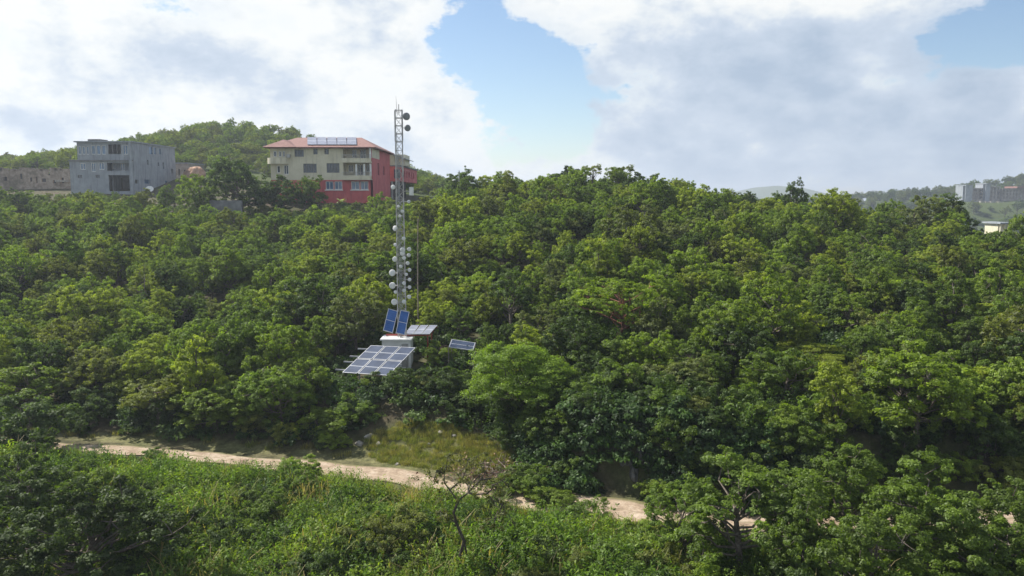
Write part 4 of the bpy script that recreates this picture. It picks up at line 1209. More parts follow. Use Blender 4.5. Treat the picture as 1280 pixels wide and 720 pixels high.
    MB().box(X0 + 0.003, X1 - 0.28, Yb - 0.275, Yb, zb, z3 - 0.003).build('back_wall', M['cream'], h)
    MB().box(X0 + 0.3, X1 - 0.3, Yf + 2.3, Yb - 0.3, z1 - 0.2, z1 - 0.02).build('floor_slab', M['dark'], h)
    # roof
    ov = 0.75; ze = z3
    a0, a1 = X0 - ov, X1 + ov; b0, b1 = Yf - ov, Yb + ov
    rl, rr = P(372, 174, 131.5), P(452, 172, 131.5); zr = rr[2]; yr_ = 131.5
    m = MB()
    v = [(a0, b0, ze), (a1, b0, ze), (a1, b1, ze), (a0, b1, ze), (rl[0], yr_, zr), (rr[0], yr_, zr)]
    v2 = [(x, y, z - 0.16) for x, y, z in v[:4]]
    m.add(v + v2, [(0, 1, 5, 4), (1, 2, 5), (2, 3, 4, 5), (3, 0, 4), (9, 8, 7, 6), (6, 7, 1, 0), (7, 8, 2, 1), (8, 9, 3, 2), (9, 6, 0, 3)])
    roof = m.build('roof', M['tile'], h)
    # bay hip in front
    m = MB(); xb0, xb1 = a0 - 0.02, xb + 0.4
    m.add([(xb0, b0 - 0.7, ze - 0.05), (xb1, b0 - 0.7, ze - 0.05), (xb1, b0 + 5, ze - 0.05), (xb0, b0 + 5, ze - 0.05), ((xb0 + xb1) / 2, b0 + 2.0, ze + 1.25), ((xb0 + xb1) / 2, b0 + 6.5, ze + 1.3)],
          [(0, 1, 4), (1, 2, 5, 4), (3, 0, 4, 5), (2, 3, 5), (3, 2, 1, 0)])
    m.build('bay_roof', M['tile'], roof)
    # panels on the roof slope
    def onroof(px, t):
        e = np.array([P(px, 183, b0)[0], b0, ze]); r_ = np.array([P(px, 173, yr_)[0], yr_, zr]); return e + (r_ - e) * t
    for k in range(5):
        pa, pb = 384 + k * 12.4, 384 + (k + 1) * 12.4 - 0.5
        A, B, Cc, D = onroof(pa, 0.14), onroof(pb, 0.14), onroof(pb, 0.93), onroof(pa, 0.93)
        u, w = (B - A) / 2, (D - A) / 2; n = np.cross(u, w); n /= np.linalg.norm(n)
        MB().obox((A + Cc) / 2 + n * 0.14, u, w, n * 0.03).build('roof_solar_panel', M['cellpale'], roof, uvquad=[(0, 0), (1, 0), (1, 1), (0, 1)])
    # rear wing: terrace block over an open carport
    w = X1 - 0.3
    Ya, Yz = 142.2, 167.0
    xr = P(500, 215, Ya)[0]
    zt, zf = P(490, 208, Ya)[2], P(490, 226.5, Ya)[2]
    xl = w - 3
    fr = [(0.6 + 3.2, 1.7 + 3.2, zf + 0.5, zt - 0.5)]
    m = MB().wall(np.array([xl, Ya, 0]), EX, EYI, xr - xl, zf, zt, fr, 0.25)
    ss = [(1.5 + 3.4 * i, 2.9 + 3.4 * i, zf + 0.8, zt - 0.6) for i in range(6)]
    m.wall(np.array([xr, Ya + 0.253, 0]), EYI, -EX, Yz - Ya, zf, zt - 0.003, ss, 0.25)
    m.box(xl, xr - 0.26, Ya + 0.26, Yz - 0.1, zf, zf + 0.2)
    wing = m.build('rear_wing', M['coral'], h)
    for r_ in ss: MB().box(xr - 0.2, xr - 0.15, Ya + 0.253 + r_[0], Ya + 0.253 + r_[1], r_[2], r_[3]).build('window', M['glass'], wing)
    MB().box(xl + fr[0][0], xl + fr[0][1], Ya + 0.1, Ya + 0.14, fr[0][2], fr[0][3]).build('window', M['glass'], wing)
    MB().box(xl - 0.2, xr + 0.35, Ya - 0.35, Yz, zt + 0.003, zt + 0.2).build('wing_roof', M['concrete_dark'], wing)
    p0, p1 = P(489, 205, 143.5), P(505, 194, 143.5)
    up = MB().wall(np.array([p0[0] - 1.5, 143.5, 0]), EX, EYI, 4.0, zt + 0.21, P(489, 193, 143.5)[2], [(2.0, 3.4, zt + 0.9, zt + 2.0)], 0.25)
    up.box(p0[0] - 1.5, p0[0] + 2.5, 143.76, 150, zt + 0.21, P(489, 193, 143.5)[2] - 0.004)
    up.build('terrace_room', M['cream'], wing)
    pr = P(509, 199.5, 143); zr0 = P(489, 191, 143)[2]
    m = MB(); m.add([(p0[0] - 1.8, 142.6, zr0 + 0.5), (pr[0], 142.6, pr[2] + 0.1), (pr[0], 152, pr[2] + 0.1), (p0[0] - 1.8, 152, zr0 + 0.5), (p0[0] - 1.8, 142.6, zr0 + 0.36), (pr[0], 142.6, pr[2] - 0.04), (pr[0], 152, pr[2] - 0.04), (p0[0] - 1.8, 152, zr0 + 0.36)],
             [(0, 1, 2, 3), (7, 6, 5, 4), (0, 4, 5, 1), (1, 5, 6, 2), (2, 6, 7, 3), (3, 7, 4, 0)])
    m.build('terrace_roof', M['concrete'], wing)
    for px in (490, 498.5):
        x = P(px, 230, Ya)[0]; MB().box(x - 0.15, x + 0.15, Ya + 0.05, Ya + 0.35, zb - 1, zf - 0.003).build('carport_post', M['concrete'], wing)
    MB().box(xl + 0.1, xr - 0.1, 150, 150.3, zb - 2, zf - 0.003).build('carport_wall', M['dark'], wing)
    # rain tank and white drum by the corner
    return h
coral_house()

def grey_house():
    Yf, Yb = 144.0, 162.0
    XL, XT, XC = P(87, 210, Yf)[0], P(96, 185, Yf)[0], P(167, 210, Yf)[0]
    z0 = P(120, 243, Yf)[2] - 1.2
    zA, zB, zC, zT = P(120, 217, Yf)[2], P(120, 199.5, Yf)[2], P(120, 194, Yf)[2], P(120, 178, Yf)[2]
    h = empty('concrete_house', (XC, Yf, z0), 'unfinished bare grey concrete three-storey house with blue-tinted windows', 'house')
    O = np.array([XL, Yf, 0])
    # ground and middle storeys
    gr = front_rects(Yf, XL, [(97, 103, 218.6, 222.7), (119.3, 125, 218.6, 222.7), (135.5, 162.5, 219, 239)])
    mid = front_rects(Yf, XL, [(100, 107.3, 204, 212), (113.6, 120, 203.6, 214.6), (123, 130.5, 203.2, 212), (133.5, 162.5, 203.5, 213.5)])
    m = MB().wall(O, EX, EYI, XC - XL, z0, zB, gr + mid, 0.3); m.build('wall', M['concrete'], h)
    for r_ in mid[:3]: window(h, '', O, EX, EYI, *r_, nm=2, glass=M['blueglass'])
    for r_ in gr[:2]: window(h, '', O, EX, EYI, *r_, nm=1, frame=M['concrete_dark'])
    # balcony room behind the middle opening
    b = MB(); a0, a1 = XL + mid[3][0], XL + mid[3][1]
    O2 = np.array([a0, Yf + 1.8, 0]); iw = front_rects(Yf + 1.8, a0, [(150, 156.3, 204, 213.3), (140.5, 144.5, 203.8, 211)])
    iw = [(max(0.1, r_[0]), r_[1], r_[2], r_[3]) for r_ in iw]
    MB().wall(O2, EX, EYI, a1 - a0, zA, zB, iw, 0.25).build('balcony_wall', M['concrete'], h)
    for r_ in iw: window(h, '', O2, EX, EYI, *r_, nm=2, glass=M['blueglass'])
    MB().box(a0 - 0.2, a1 + 0.2, Yf + 0.31, Yf + 6.0, zA - 0.25, zA - 0.01).build('balcony_floor', M['concrete_dark'], h)
    # garage behind the ground opening
    MB().box(a0 - 0.3, a1 + 0.3, Yf + 6.0, Yf + 6.25, z0, zA - 0.3).build('garage_back_wall', M['concrete_dark'], h)
    xp = P(152, 230, Yf + 3)[0]
    MB().box(xp - 1.7, xp - 1.45, Yf + 3.0, Yf + 5.9, z0, zA - 0.3).build('garage_partition', M['concrete'], h)
    # top storey
    O3 = np.array([XT, Yf + 0.02, 0])
    tp = front_rects(Yf, XT, [(97.0, 101.6, 183, 193), (102.3, 106.6, 183, 193), (107.2, 111.4, 183, 193), (113.4, 119.3, 181.5, 193), (119.9, 125.9, 181.5, 193), (126.4, 132.4, 181.5, 193), (134.5, 151.5, 180.5, 192.6), (153, 162.5, 181, 193)])
    MB().wall(O3, EX, EYI, XC - XT, zB + 0.003, zT, tp, 0.3).build('wall', M['concrete'], h)
    for i, r_ in enumerate(tp):
        if i == 6:
            fo = MB()
            for s in (r_[0] + 0.05, (r_[0] * 2 + r_[1]) / 3, (r_[0] + r_[1] * 2) / 3, r_[1] - 0.05):
                fo.bar((XT + s, Yf + 0.15, r_[2]), (XT + s, Yf + 0.15, r_[3]), 0.12)
            fo.bar((XT + r_[0], Yf + 0.15, r_[2] + 0.85), (XT + r_[1], Yf + 0.15, r_[2] + 0.85), 0.08)
            fo.build('balcony_railing', M['concrete_dark'], h)
        else: window(h, '', O3, EX, EYI, *r_, nm=3 if i == 7 else 1, glass=M['blueglass'])
    MB().box(XT + 0.1, XC - 0.35, Yf + 3.2, Yf + 3.4, zB, zT).build('inner_wall', M['concrete_dark'], h)
    # slabs
    MB().box(XT - 0.3, XC + 0.25, Yf - 0.45, Yb, zT + 0.003, zT + 0.22).build('roof_slab', M['concrete'], h)
    p, q = P(110.5, 178, Yf), P(126, 174, Yf)
    MB().box(p[0], q[0], Yf - 0.2, Yf + 2.5, zT + 0.224, q[2]).build('roof_parapet', M['concrete_dark'], h)
    MB().box(XL - 0.1, XC + 0.12, Yf - 0.25, Yf - 0.003, zB - 0.3, zB - 0.05).build('string_course', M['concrete_dark'], h)
    x = P(164.5, 210, Yf)[0]
    MB().box(x - 0.28, x + 0.28, Yf - 0.35, Yf - 0.004, z0, zT - 0.004).build('column', M['concrete'], h)
    # right side
    tops = side_rects(XC, Yf, [(186, 191, 183.5, 192.5), (192.3, 195.6, 184.5, 192.8), (199, 201.5, 186, 193), (207.5, 219.5, 192, 199.5)])
    mids = side_rects(XC, Yf, [(183.5, 186, 200, 206), (197, 199, 203, 207.5), (203, 205.5, 203, 211), (214, 216.5, 211, 217)])
    lows = side_rects(XC, Yf, [(168, 173.5, 224.5, 229.5), (180.5, 187, 224.5, 229.5), (206.5, 210, 226, 238)])
    side = [r_ for r_ in tops + mids + lows if r_[1] < Yb - Yf]
    MB().wall(np.array([XC - 0.003, Yf + 0.305, 0]), EYI, -EX, Yb - Yf - 0.305, z0, zT, [(a - .3, b - .3, c, d) for a, b, c, d in side], 0.29).build('side_wall', M['concrete'], h)
    for i, r_ in enumerate(side):
        if i in (0, 1, 2, 8, 9): MB().box(XC - 0.2, XC - 0.16, Yf + r_[0], Yf + r_[1], r_[2], r_[3]).build('side_window', M['blueglass'], h)
    MB().box(XL + 0.003, XL + 0.29, Yf + 0.305, Yb - 0.3, z0, zB - 0.003).build('end_wall', M['concrete'], h)
    MB().box(XT + 0.003, XT + 0.29, Yf + 0.33, Yb - 0.3, zB, zT - 0.003).build('end_wall', M['concrete'], h)
    MB().box(XL + 0.003, XC - 0.3, Yb - 0.29, Yb, z0, zT - 0.005).build('back_wall', M['concrete'], h)
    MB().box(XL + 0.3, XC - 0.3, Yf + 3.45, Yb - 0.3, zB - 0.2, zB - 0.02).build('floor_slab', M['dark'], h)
    d = MB().lathe(P(187, 235.5, 140), (0.2, -0.8, 0.55), [(0.05, -0.12), (0.35, -0.08), (0.62, 0.08), (0.6, 0.09), (0.3, -0.02), (0.03, -0.06)], 18)
    return h, XC, z0
gh, XC_, gz0 = grey_house()

def dish_on_pole():
    p = P(187, 236.5, 139.5); zg = tz(p[0], p[1])
    t = empty('satellite_dish', (p[0], p[1], zg), 'white satellite dish on a pole before the grey concrete house', 'satellite dish')
    MB().lathe(p, (0.25, -0.75, 0.6), [(0.05, -0.16), (0.35, -0.11), (0.66, 0.06), (0.63, 0.08), (0.3, -0.03), (0.03, -0.08)], 20).build('reflector', M['dishwhite'], t, smooth=True)
    MB().tube([(p[0], p[1] + 0.1, zg - 0.3), (p[0], p[1] + 0.1, p[2])], 0.05, 8).build('pole', M['galv'], t)
dish_on_pole()

def rear_wing_shell():
    a, b = P(217, 212, 163.0), P(234, 206, 163.0)
    z0 = tz(a[0], 163) - 1.5; zt = P(225, 204.5, 163)[2]
    t = empty('block_annex', (a[0], 163, z0), 'raw concrete annex with narrow openings behind the grey house', 'building')
    hol = front_rects(163.0, a[0], [(222.5, 225, 211, 219), (229.5, 232, 212.5, 220)])
    m = MB().wall(np.array([a[0], 163, 0]), EX, EYI, b[0] - a[0], z0, zt, hol, 0.3)
    m.box(a[0], a[0] + 0.3, 163.31, 172, z0, zt).box(b[0] - 0.3, b[0], 163.31, 172, z0, zt - 0.01)
    m.build('wall', M['block'], t)
    MB().box(a[0] - 0.2, b[0] + 0.2, 162.8, 172.2, zt + 0.003, zt + 0.2).build('roof', M['concrete'], t)
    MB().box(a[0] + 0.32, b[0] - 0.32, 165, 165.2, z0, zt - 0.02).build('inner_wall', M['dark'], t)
rear_wing_shell()

def ruin():
    Yf = 150.0
    xa, xb = P(-14, 220, Yf)[0], P(86.5, 220, Yf)[0]
    z0 = tz(xa, Yf) - 2.0; zt = P(50, 213.5, Yf)[2]
    t = empty('roofless_block_building', (xb, Yf, z0), 'long low unfinished block building with raw window gaps beside the grey house', 'building')
    hol = front_rects(Yf, xa, [(36.5, 40, 222, 227), (44, 47, 221, 229), (51.5, 57.5, 223, 227.5), (59.5, 62.5, 215, 219), (66, 70, 225, 229), (24, 28, 217, 224), (76, 80, 222, 229), (4, 9, 221, 226)])
    m = MB().wall(np.array([xa, Yf, 0]), EX, EYI, xb - xa, z0, zt, hol, 0.3)
    m.box(xa, xa + 0.3, Yf + 0.31, Yf + 8, z0, zt - 0.2).box(xb - 0.3, xb, Yf + 0.31, Yf + 8, z0, zt - 0.2).box(xa, xb, Yf + 8.01, Yf + 8.3, z0, zt - 0.3)
    m.build('wall', M['stonewall'], t)
    c = MB()
    for k in range(12):
        x = xa + (xb - xa) * (k + 0.5) / 12; c.box(x - 0.5 - 0.3 * (k % 3), x + 0.5 + 0.25 * (k % 2), Yf + 0.02, Yf + 0.28, zt + 0.003, zt + 0.25 + 0.35 * ((k * 7) % 4) / 3)
    c.build('broken_coping', M['stonewall'], t)
    a, b = P(72, 227.5, Yf), P(86, 225.3, Yf)
    MB().box(a[0], b[0], Yf - 0.9, Yf - 0.01, a[2], b[2]).build('canopy_slab', M['paleRock'], t)
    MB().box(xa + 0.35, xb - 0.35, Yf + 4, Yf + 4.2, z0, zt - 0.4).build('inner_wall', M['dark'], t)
ruin()

def blob(name, c, s, seed, mat, parent=None, sub=4, rough=0.25, flat=0.2):
    import bmesh
    from mathutils import noise as mn
    bm = bmesh.new(); bmesh.ops.create_icosphere(bm, subdivisions=sub, radius=1.0)
    for v in bm.verts:
        p = v.co.copy()
        n = mn.fractal(p * 1.3 + Vector((seed, seed * 2, 0)), 1.0, 2.0, 5) + 0.7 * abs(mn.noise(p * 2.3 + Vector((0, seed, 3))))
        q = p * (1 + rough * n)
        v.co = Vector((q.x * s[0], q.y * s[1], q.z * s[2]))
    me = bpy.data.meshes.new(name); bm.to_mesh(me); bm.free(); me.materials.append(mat)
    o = bpy.data.objects.new(name, me); COL.objects.link(o); o.location = tuple(float(x) for x in c); o.rotation_euler = (0, 0, seed)
    if parent: o.parent = parent
    return o
p = P(243, 211, 160)
tag(blob('earth_mound', (p[0], 160, p[2] - 1.6), (2.6, 2.0, 2.0), 2.3, M['earth'], rough=0.2), 'mound of bare red earth beside the raw annex', 'mound')
# retaining wall under the dark dome tree
a, b = P(262, 256, 112.5), P(302, 250.5, 112.5)
tag(MB().box(a[0], b[0], 112.5, 112.9, tz(a[0], 112.5) - 1, b[2]).build('retaining_wall', M['concrete_dark']), 'low grey retaining wall below the big dark dome tree', 'wall')

# ------------------------------------------------------------------ lamp post, far buildings
def lamp_post():
    p = P(574, 236, 108.0); zt = P(574, 213, 108)[2]; zg = tz(p[0], 108.0)
    t = empty('lamp_post', (p[0], 108.0, zg), 'thin grey lamp post standing before a dark skyline tree', 'lamp post')
    MB().tube([(p[0], 108, zg - 0.4), (p[0], 108, zt)], [0.10, 0.06], 8).build('pole', M['galv'], t)
    zl = P(574, 226, 108)[2]
    MB().tube([(p[0], 108, zl), (p[0] - 0.35, 107.9, zl + 0.12), (p[0] - 0.55, 107.85, zl + 0.12)], 0.03, 6).build('arm', M['galv'], t)
    MB().lathe((p[0] - 0.68, 107.82, zl + 0.1), (0.1, -0.1, -1), [(0.05, -0.1), (0.2, -0.05), (0.24, 0.06), (0.1, 0.12)], 12).build('lamp_head', M['dishwhite'], t)
lamp_post()

def far_complex():
    Y = 522.0
    a = P(1209, 250, Y); zg = P(1209, 250, Y)[2]
    t = empty('concrete_complex', (a[0], Y, zg), 'hazy concrete apartment blocks in a row on the far hill', 'building')
    spec = [(1207, 1216, 232, 0), (1217, 1231, 236, 2), (1232, 1238, 230, 0), (1239, 1252, 234, 3), (1253, 1270, 236.5, 4), (1271, 1292, 236, 5)]
    for i, (pa, pb, pt, n) in enumerate(spec):
        x0, x1 = P(pa, 240, Y)[0], P(pb, 240, Y)[0] - 0.2; zt = P(pa, pt, Y)[2]
        hol = []
        if n:
            w = (x1 - x0) / n
            for k in range(n):
                for f in range(3):
                    zf = zg + 0.6 + f * (zt - zg - 0.6) / 3
                    hol.append((k * w + 0.45, (k + 1) * w - 0.4, zf + 0.35, zf + (zt - zg) / 3 - 0.5))
        m = MB().wall(np.array([x0, Y + (i % 2) * 1.5, 0]), EX, EYI, x1 - x0, zg - 4, zt, hol, 0.4)
        m.box(x0, x1, Y + (i % 2) * 1.5 + 3.2, Y + 12, zg - 4, zt - 0.02)
        m.box(x0 - 0.2, x1 + 0.05, Y - 0.5 + (i % 2) * 1.5, Y + 12.2, zt + 0.01, zt + 0.5)
        m.build('block', M['concrete'] if i in (0, 2) else M['block'], t)
        if i == 5: MB().box(x0 - 0.5, x1 + 1, Y - 0.9, Y + 12.6, zt + 0.52, zt + 1.6).build('roof', M['tile'], t)
    tr = MB(); n = 14
    x0, x1 = P(1226, 250, Y - 6)[0], P(1300, 250, Y - 6)[0]
    for k in range(n):
        xa = x0 + (x1 - x0) * k / n; xb = x0 + (x1 - x0) * (k + 1) / n + 0.3
        tr.box(xa, xb, Y - 6 - (k % 3), Y - 0.6, zg - 5, zg - 0.6 - 0.12 * k - 0.3 * (k % 2))
    tr.build('terrace', M['paleRock'], t)
far_complex()

def small_house(name, px0, px1, pt, pb, Y, label, roofmat):
    a, b = P(px0, pb, Y), P(px1, pt, Y)
    zg = tz((a[0] + b[0]) / 2, Y)
    t = empty(name, (a[0], Y, min(zg, a[2])), label, 'house')
    w = b[0] - a[0]
    hol = [(w * 0.2, w * 0.45, a[2] + 0.9, a[2] + 1.9), (w * 0.6, w * 0.85, a[2] + 0.6, a[2] + 2.0)]
    m = MB().wall(np.array([a[0], Y, 0]), EX, EYI, w, min(zg, a[2]) - 2, b[2], hol, 0.25).box(a[0] + .01, b[0] - .01, Y + 0.8, Y + 5, min(zg, a[2]) - 2, b[2] - 0.01)
    m.build('wall', M['cream'], t)
    MB().box(a[0] - 0.4, b[0] + 0.4, Y - 0.5, Y + 5.4, b[2] + 0.003, b[2] + 0.3).build('roof', roofmat, t)
small_house('small_house', 1250, 1261, 280, 293, 150.0, 'small white flat-roofed house peeping out above the valley trees', M['concrete'])

# ------------------------------------------------------------------ radio mast
def radio_mast():
    Yc = 54.0
    b0, t0 = P(503, 438, Yc), P(503, 137, Yc)
    zg = tz(b0[0], Yc)
    x, y, zt = b0[0] + 0.0, Yc, t0[2]
    t = empty('radio_mast', (x, y, zg), 'slender lattice radio mast hung with many white drum dishes', 'mast')
    w0, w1 = 0.42, 0.31
    def corner(k, z):
        f = (z - zg) / (zt - zg); w = w0 + (w1 - w0) * min(1, f * 1.1); a = math.radians([45, 135, 225, 315][k] + 12)
        return np.array([x + w * math.cos(a), y + w * math.sin(a), z])
    zs = np.linspace(zg, zt, 33)
    for k in range(4): MB().tube([corner(k, zg - 0.3), corner(k, (zg + zt) / 2), corner(k, zt)], 0.026, 6).build('mast_leg', M['galv'], t)
    m = MB()
    for i in range(len(zs) - 1):
        for k in range(4):
            j = (k + 1) % 4
            m.bar(corner(k, zs[i]), corner(j, zs[i + 1]), 0.02)
            m.bar(corner(k, zs[i]), corner(j, zs[i]), 0.02); m.bar(corner(j, zs[i]), corner(k, zs[i + 1]), 0.016)
    m.build('lattice_bracing', M['galv'], t)
    m = MB()
    for k in range(3): m.tube([(x - 0.1 + 0.07 * k, y - 0.28, zg), (x - 0.12 + 0.08 * k, y - 0.24, zt - 1.5 - k)], 0.02, 5)
    m.build('cable_run', M['dishgrey'], t)
    zc = zt - 2.1
    cage = MB()
    for k in range(4):
        c = corner(k, zc); d = (c - np.array([x, y, zc])) * 0.12
        cage.tube([corner(k, zc) + d, corner(k, zt - 0.05) + d], 0.028, 6)
    for z in np.linspace(zc, zt - 0.05, 5):
        for k in range(4):
            c1, c2 = corner(k, z), corner((k + 1) % 4, z); d1, d2 = (c1 - [x, y, z]) * 0.12, (c2 - [x, y, z]) * 0.12
            cage.bar(c1 + d1, c2 + d2, 0.03)
    cage.build('top_cage', M['galv'], t)
    MB().tube([(x - 0.1, y, zt - 0.3), (x - 0.16, y, zt + 0.9)], [0.02, 0.008], 5).build('whip_antenna', M['galv'], t)
    MB().tube([(x + 0.02, y, zt - 0.2), (x + 0.02, y, zt + 0.35)], 0.03, 5).build('top_spike', M['galv'], t)
    big = [(508, 145.5, 4.6, 1), (509.5, 160, 4.0, 1)]
    ds = [(494, 285.5, 3.4, 0), (504.5, 298, 2.4, 0), (494, 306, 2.2, 0), (503.2, 312.5, 3.1, 0), (503, 317, 2.8, 0), (511.5, 311.5, 2.6, 0), (511, 319, 2.4, 0), (493.6, 324, 3.2, 0), (505, 322.5, 2.4, 0),
          (509.5, 329, 2.4, 0), (490.5, 341, 4.1, 0), (512, 337.5, 2.3, 0), (490.5, 357, 4.1, 0), (512, 349.5, 2.3, 0), (512, 359, 2.3, 0), (505, 354, 2.3, 0), (505, 363, 2.3, 0), (511.5, 371, 2.6, 0),
          (494.5, 365, 2.2, 0), (493, 377.5, 3.9, 0), (505, 377, 2.6, 0), (503, 264, 2.1, 0), (511, 252, 2.0, 0), (500, 270, 1.8, 0), (491.5, 234, 2.9, 0), (498, 258, 1.7, 0), (501, 333, 2.2, 0), (508, 343, 2.0, 0)]
    for px, py, r_, dark in big + ds:
        Yd = Yc - (0.45 if 497 < px < 509 and not dark else 0.1)
        p = P(px, py, Yd); rad = r_ / F * Yc
        if dark: d = np.array([0.62, -0.75, -0.02])
        else:
            d = np.array([0.35 * math.sin(px * 3.1) + (-0.35 if px < 497 else 0.25 if px > 508 else 0), -1, 0.1 * math.sin(py)])
        d = d / np.linalg.norm(d); u = rad
        prof = [(0.25 * u, -0.75 * u), (0.55 * u, -0.62 * u), (0.95 * u, -0.35 * u), (u, -0.1 * u), (u, 0.22 * u), (0.92 * u, 0.27 * u), (0.55 * u, 0.33 * u), (0.05 * u, 0.36 * u)]
        do = MB().lathe(p, d, prof, 18).build('antenna_dish', M['dishgrey'] if dark else M['dishwhite'], t, smooth=True)
        back = p - d * 0.7 * u
        cx, cy = x + (0.2 if back[0] > x else -0.2), y - 0.15
        MB().tube([back, (cx, cy, back[2])], 0.022, 5).build('bracket', M['galv'], do)
    p = P(514.3, 239, Yc - 0.2)
    pn = MB().box(p[0] - 0.14, p[0] + 0.14, p[1] - 0.07, p[1] + 0.07, p[2] - 0.28, p[2] + 0.28).build('sector_antenna', M['dishwhite'], t)
    MB().tube([(p[0] - 0.14, p[1], p[2]), (x + 0.2, y, p[2])], 0.02, 5).build('bracket', M['galv'], pn)
radio_mast()
def dead_pole():
    a, b = P(522, 352, 60.0), P(521, 274, 58.5)
    zg = tz(a[0], 60.0)
    t = tag(MB().tube([(a[0], 60, zg - 0.3), (a[0] + 0.05, 59.7, (zg + b[2]) / 2), (b[0], 59.2, b[2])], [0.07, 0.05, 0.04], 7).tube([(b[0] - 0.02, 59.2, b[2] - 0.5), (b[0] + 0.16, 59.1, b[2] + 0.35)], [0.04, 0.015], 6).build('dead_tree', M['twig']),
            'bare bleached dead trunk standing behind the radio mast', 'dead tree')
dead_pole()

# ------------------------------------------------------------------ solar panels
UVQ = [(0, 0), (1, 0), (1, 1), (0, 1)]
def panel(parent, A, B, Cc, mat, name='solar_panel', th=0.02, fw=0.035, cen=None):
    """framed panel: A bottom-left, B bottom-right, D = A + (Cc - B) top-left; face on the +normal side"""
    A, B, Cc = map(lambda q: np.asarray(q, float), (A, B, Cc)); D = A + (Cc - B)
    u, w = (B - A) / 2, (D - A) / 2; n = np.cross(u, w); n /= np.linalg.norm(n); c = (A + Cc) / 2
    uu, ww = u / np.linalg.norm(u), w / np.linalg.norm(w); lu, lw = np.linalg.norm(u), np.linalg.norm(w)
    f = MB()
    f.obox(c - w + ww * fw / 2, u, ww * fw / 2, n * th).obox(c + w - ww * fw / 2, u, ww * fw / 2, n * th)
    f.obox(c - u + uu * fw / 2, uu * fw / 2, w - ww * fw, n * th).obox(c + u - uu * fw / 2, uu * fw / 2, w - ww * fw, n * th)
    f.obox(c - n * (th * 0.6), u - uu * fw, w - ww * fw, n * 0.004)
    fo = f.build(name, M['alu'], parent)
    g = MB().obox(c + n * th * 0.35, u - uu * fw, w - ww * fw, n * 0.004)
    # top face of the box carries the cells
    g.build('cell_sheet', mat, fo, uvquad=UVQ)
    return fo

def solar_table():
    A, B, D = P(427, 466, 49.5), P(486, 470, 48.1), P(463.5, 431.5, 52.4)
    zg = tz(A[0] + 1, 50)
    t = empty('solar_table', ((A + B)[0] / 2, 50.0, zg), 'six framed solar panels on a tilted rack above the shaded bank', 'solar array')
    u, w = (B - A), (D - A)
    n = np.cross(u, w); n /= np.linalg.norm(n)
    g = 0.012
    for i in range(3):
        for j in range(2):
            a = A + u * (i / 3 + g) + w * (j / 2 + g * 0.9); b = A + u * ((i + 1) / 3 - g) + w * (j / 2 + g * 0.9); c = A + u * ((i + 1) / 3 - g) + w * ((j + 1) / 2 - g * 0.9)
            panel(t, a, b, c, M['cell'])
    un, wn = u / np.linalg.norm(u), w / np.linalg.norm(w)
    for f in (0.12, 0.40, 0.60, 0.88):
        s = A + w * f - n * 0.07
        MB().bar(s - u * 0.22, s + u * 1.02, 0.10, 0.08).build('rail', M['alu'], t)
    for fu, fw_ in ((0.3, 0.12), (0.85, 0.12), (0.3, 0.88), (0.85, 0.88)):
        q = A + u * fu + w * fw_ - n * 0.12
        MB().tube([(q[0], q[1], tz(q[0], q[1]) - 0.3), q], 0.045, 8).build('post', M['galv'], t)
    for fu in (0.3, 0.85):
        q0, q1 = A + u * fu + w * 0.12 - n * 0.13, A + u * fu + w * 0.88 - n * 0.13
        MB().bar(q0, q1, 0.05, 0.08).build('rafter', M['galv'], t)
solar_table()

def leaning_panels():
    Y = 53.0
    q = [((478.7, 413), (491, 416.5), (497.5, 389), 'blue solar panel leaning steeply under the mast, outer one of two'), ((494.5, 416.5), (506, 419), (512, 390), 'blue solar panel leaning steeply under the mast, beside its twin')]
    zc = P(495, 419, Y)[2]
    for (a, b, c, lab) in q:
        A, B, Cc = P(*a, Y - 0.35), P(*b, Y - 0.35), P(*c, Y + 0.55)
        t = empty('leaning_solar_panel', ((A + B) / 2), lab, 'solar panel', 'blue solar panels under the mast')
        panel(t, A, B, Cc, M['cellblue'], 'panel_frame', 0.03, 0.05)
        D = A + (Cc - B)
        mid = (A + Cc) / 2
        for f in (0.2, 0.8):
            s = D + (Cc - D) * f; s2 = A + (B - A) * f
            MB().bar(s * 0.75 + s2 * 0.25 + np.array([0, 0.05, 0]), (s2[0], s2[1] + 0.75, s2[2]), 0.03).build('strut', M['galv'], t)
leaning_panels()

def roof_array():
    z = P(525, 412, 55)[2]
    A, B = P(505.5, 417.8, 54.0), P(537, 417.8, 54.0)
    Cc, D = P(547, 406.6, 56.6), P(513, 406.6, 56.6)
    zg = tz(A[0] + 1, 55)
    t = empty('flat_solar_array', ((A + B)[0] / 2, 55.0, zg), 'pale sheen-painted solar panels lying flat on a red steel frame behind the cabin', 'solar array')
    for i in range(3):
        a = A + (B - A) * (i / 3 + 0.006); b = A + (B - A) * ((i + 1) / 3 - 0.006); c = D + (Cc - D) * ((i + 1) / 3 - 0.006)
        panel(t, a, b, c, M['cellpale'])
    n = np.cross(B - A, D - A); n /= np.linalg.norm(n)
    for f in (0.06, 0.5, 0.94):
        a = A + (D - A) * f - n * 0.09; b = B + (Cc - B) * f - n * 0.09
        if f < 0.1: a = a - (B - A) * 0.75
        MB().bar(a, b, 0.09, 0.12).build('beam', M['rust'], t)
    for f, e in ((0.1, 0.1), (0.9, 0.1), (0.1, 0.9), (0.9, 0.9)):
        q = A + (B - A) * f + (D - A) * e - n * 0.16
        MB().tube([(q[0], q[1], tz(q[0], q[1]) - 0.3), q], 0.05, 8).build('post', M['rust'], t)
roof_array()

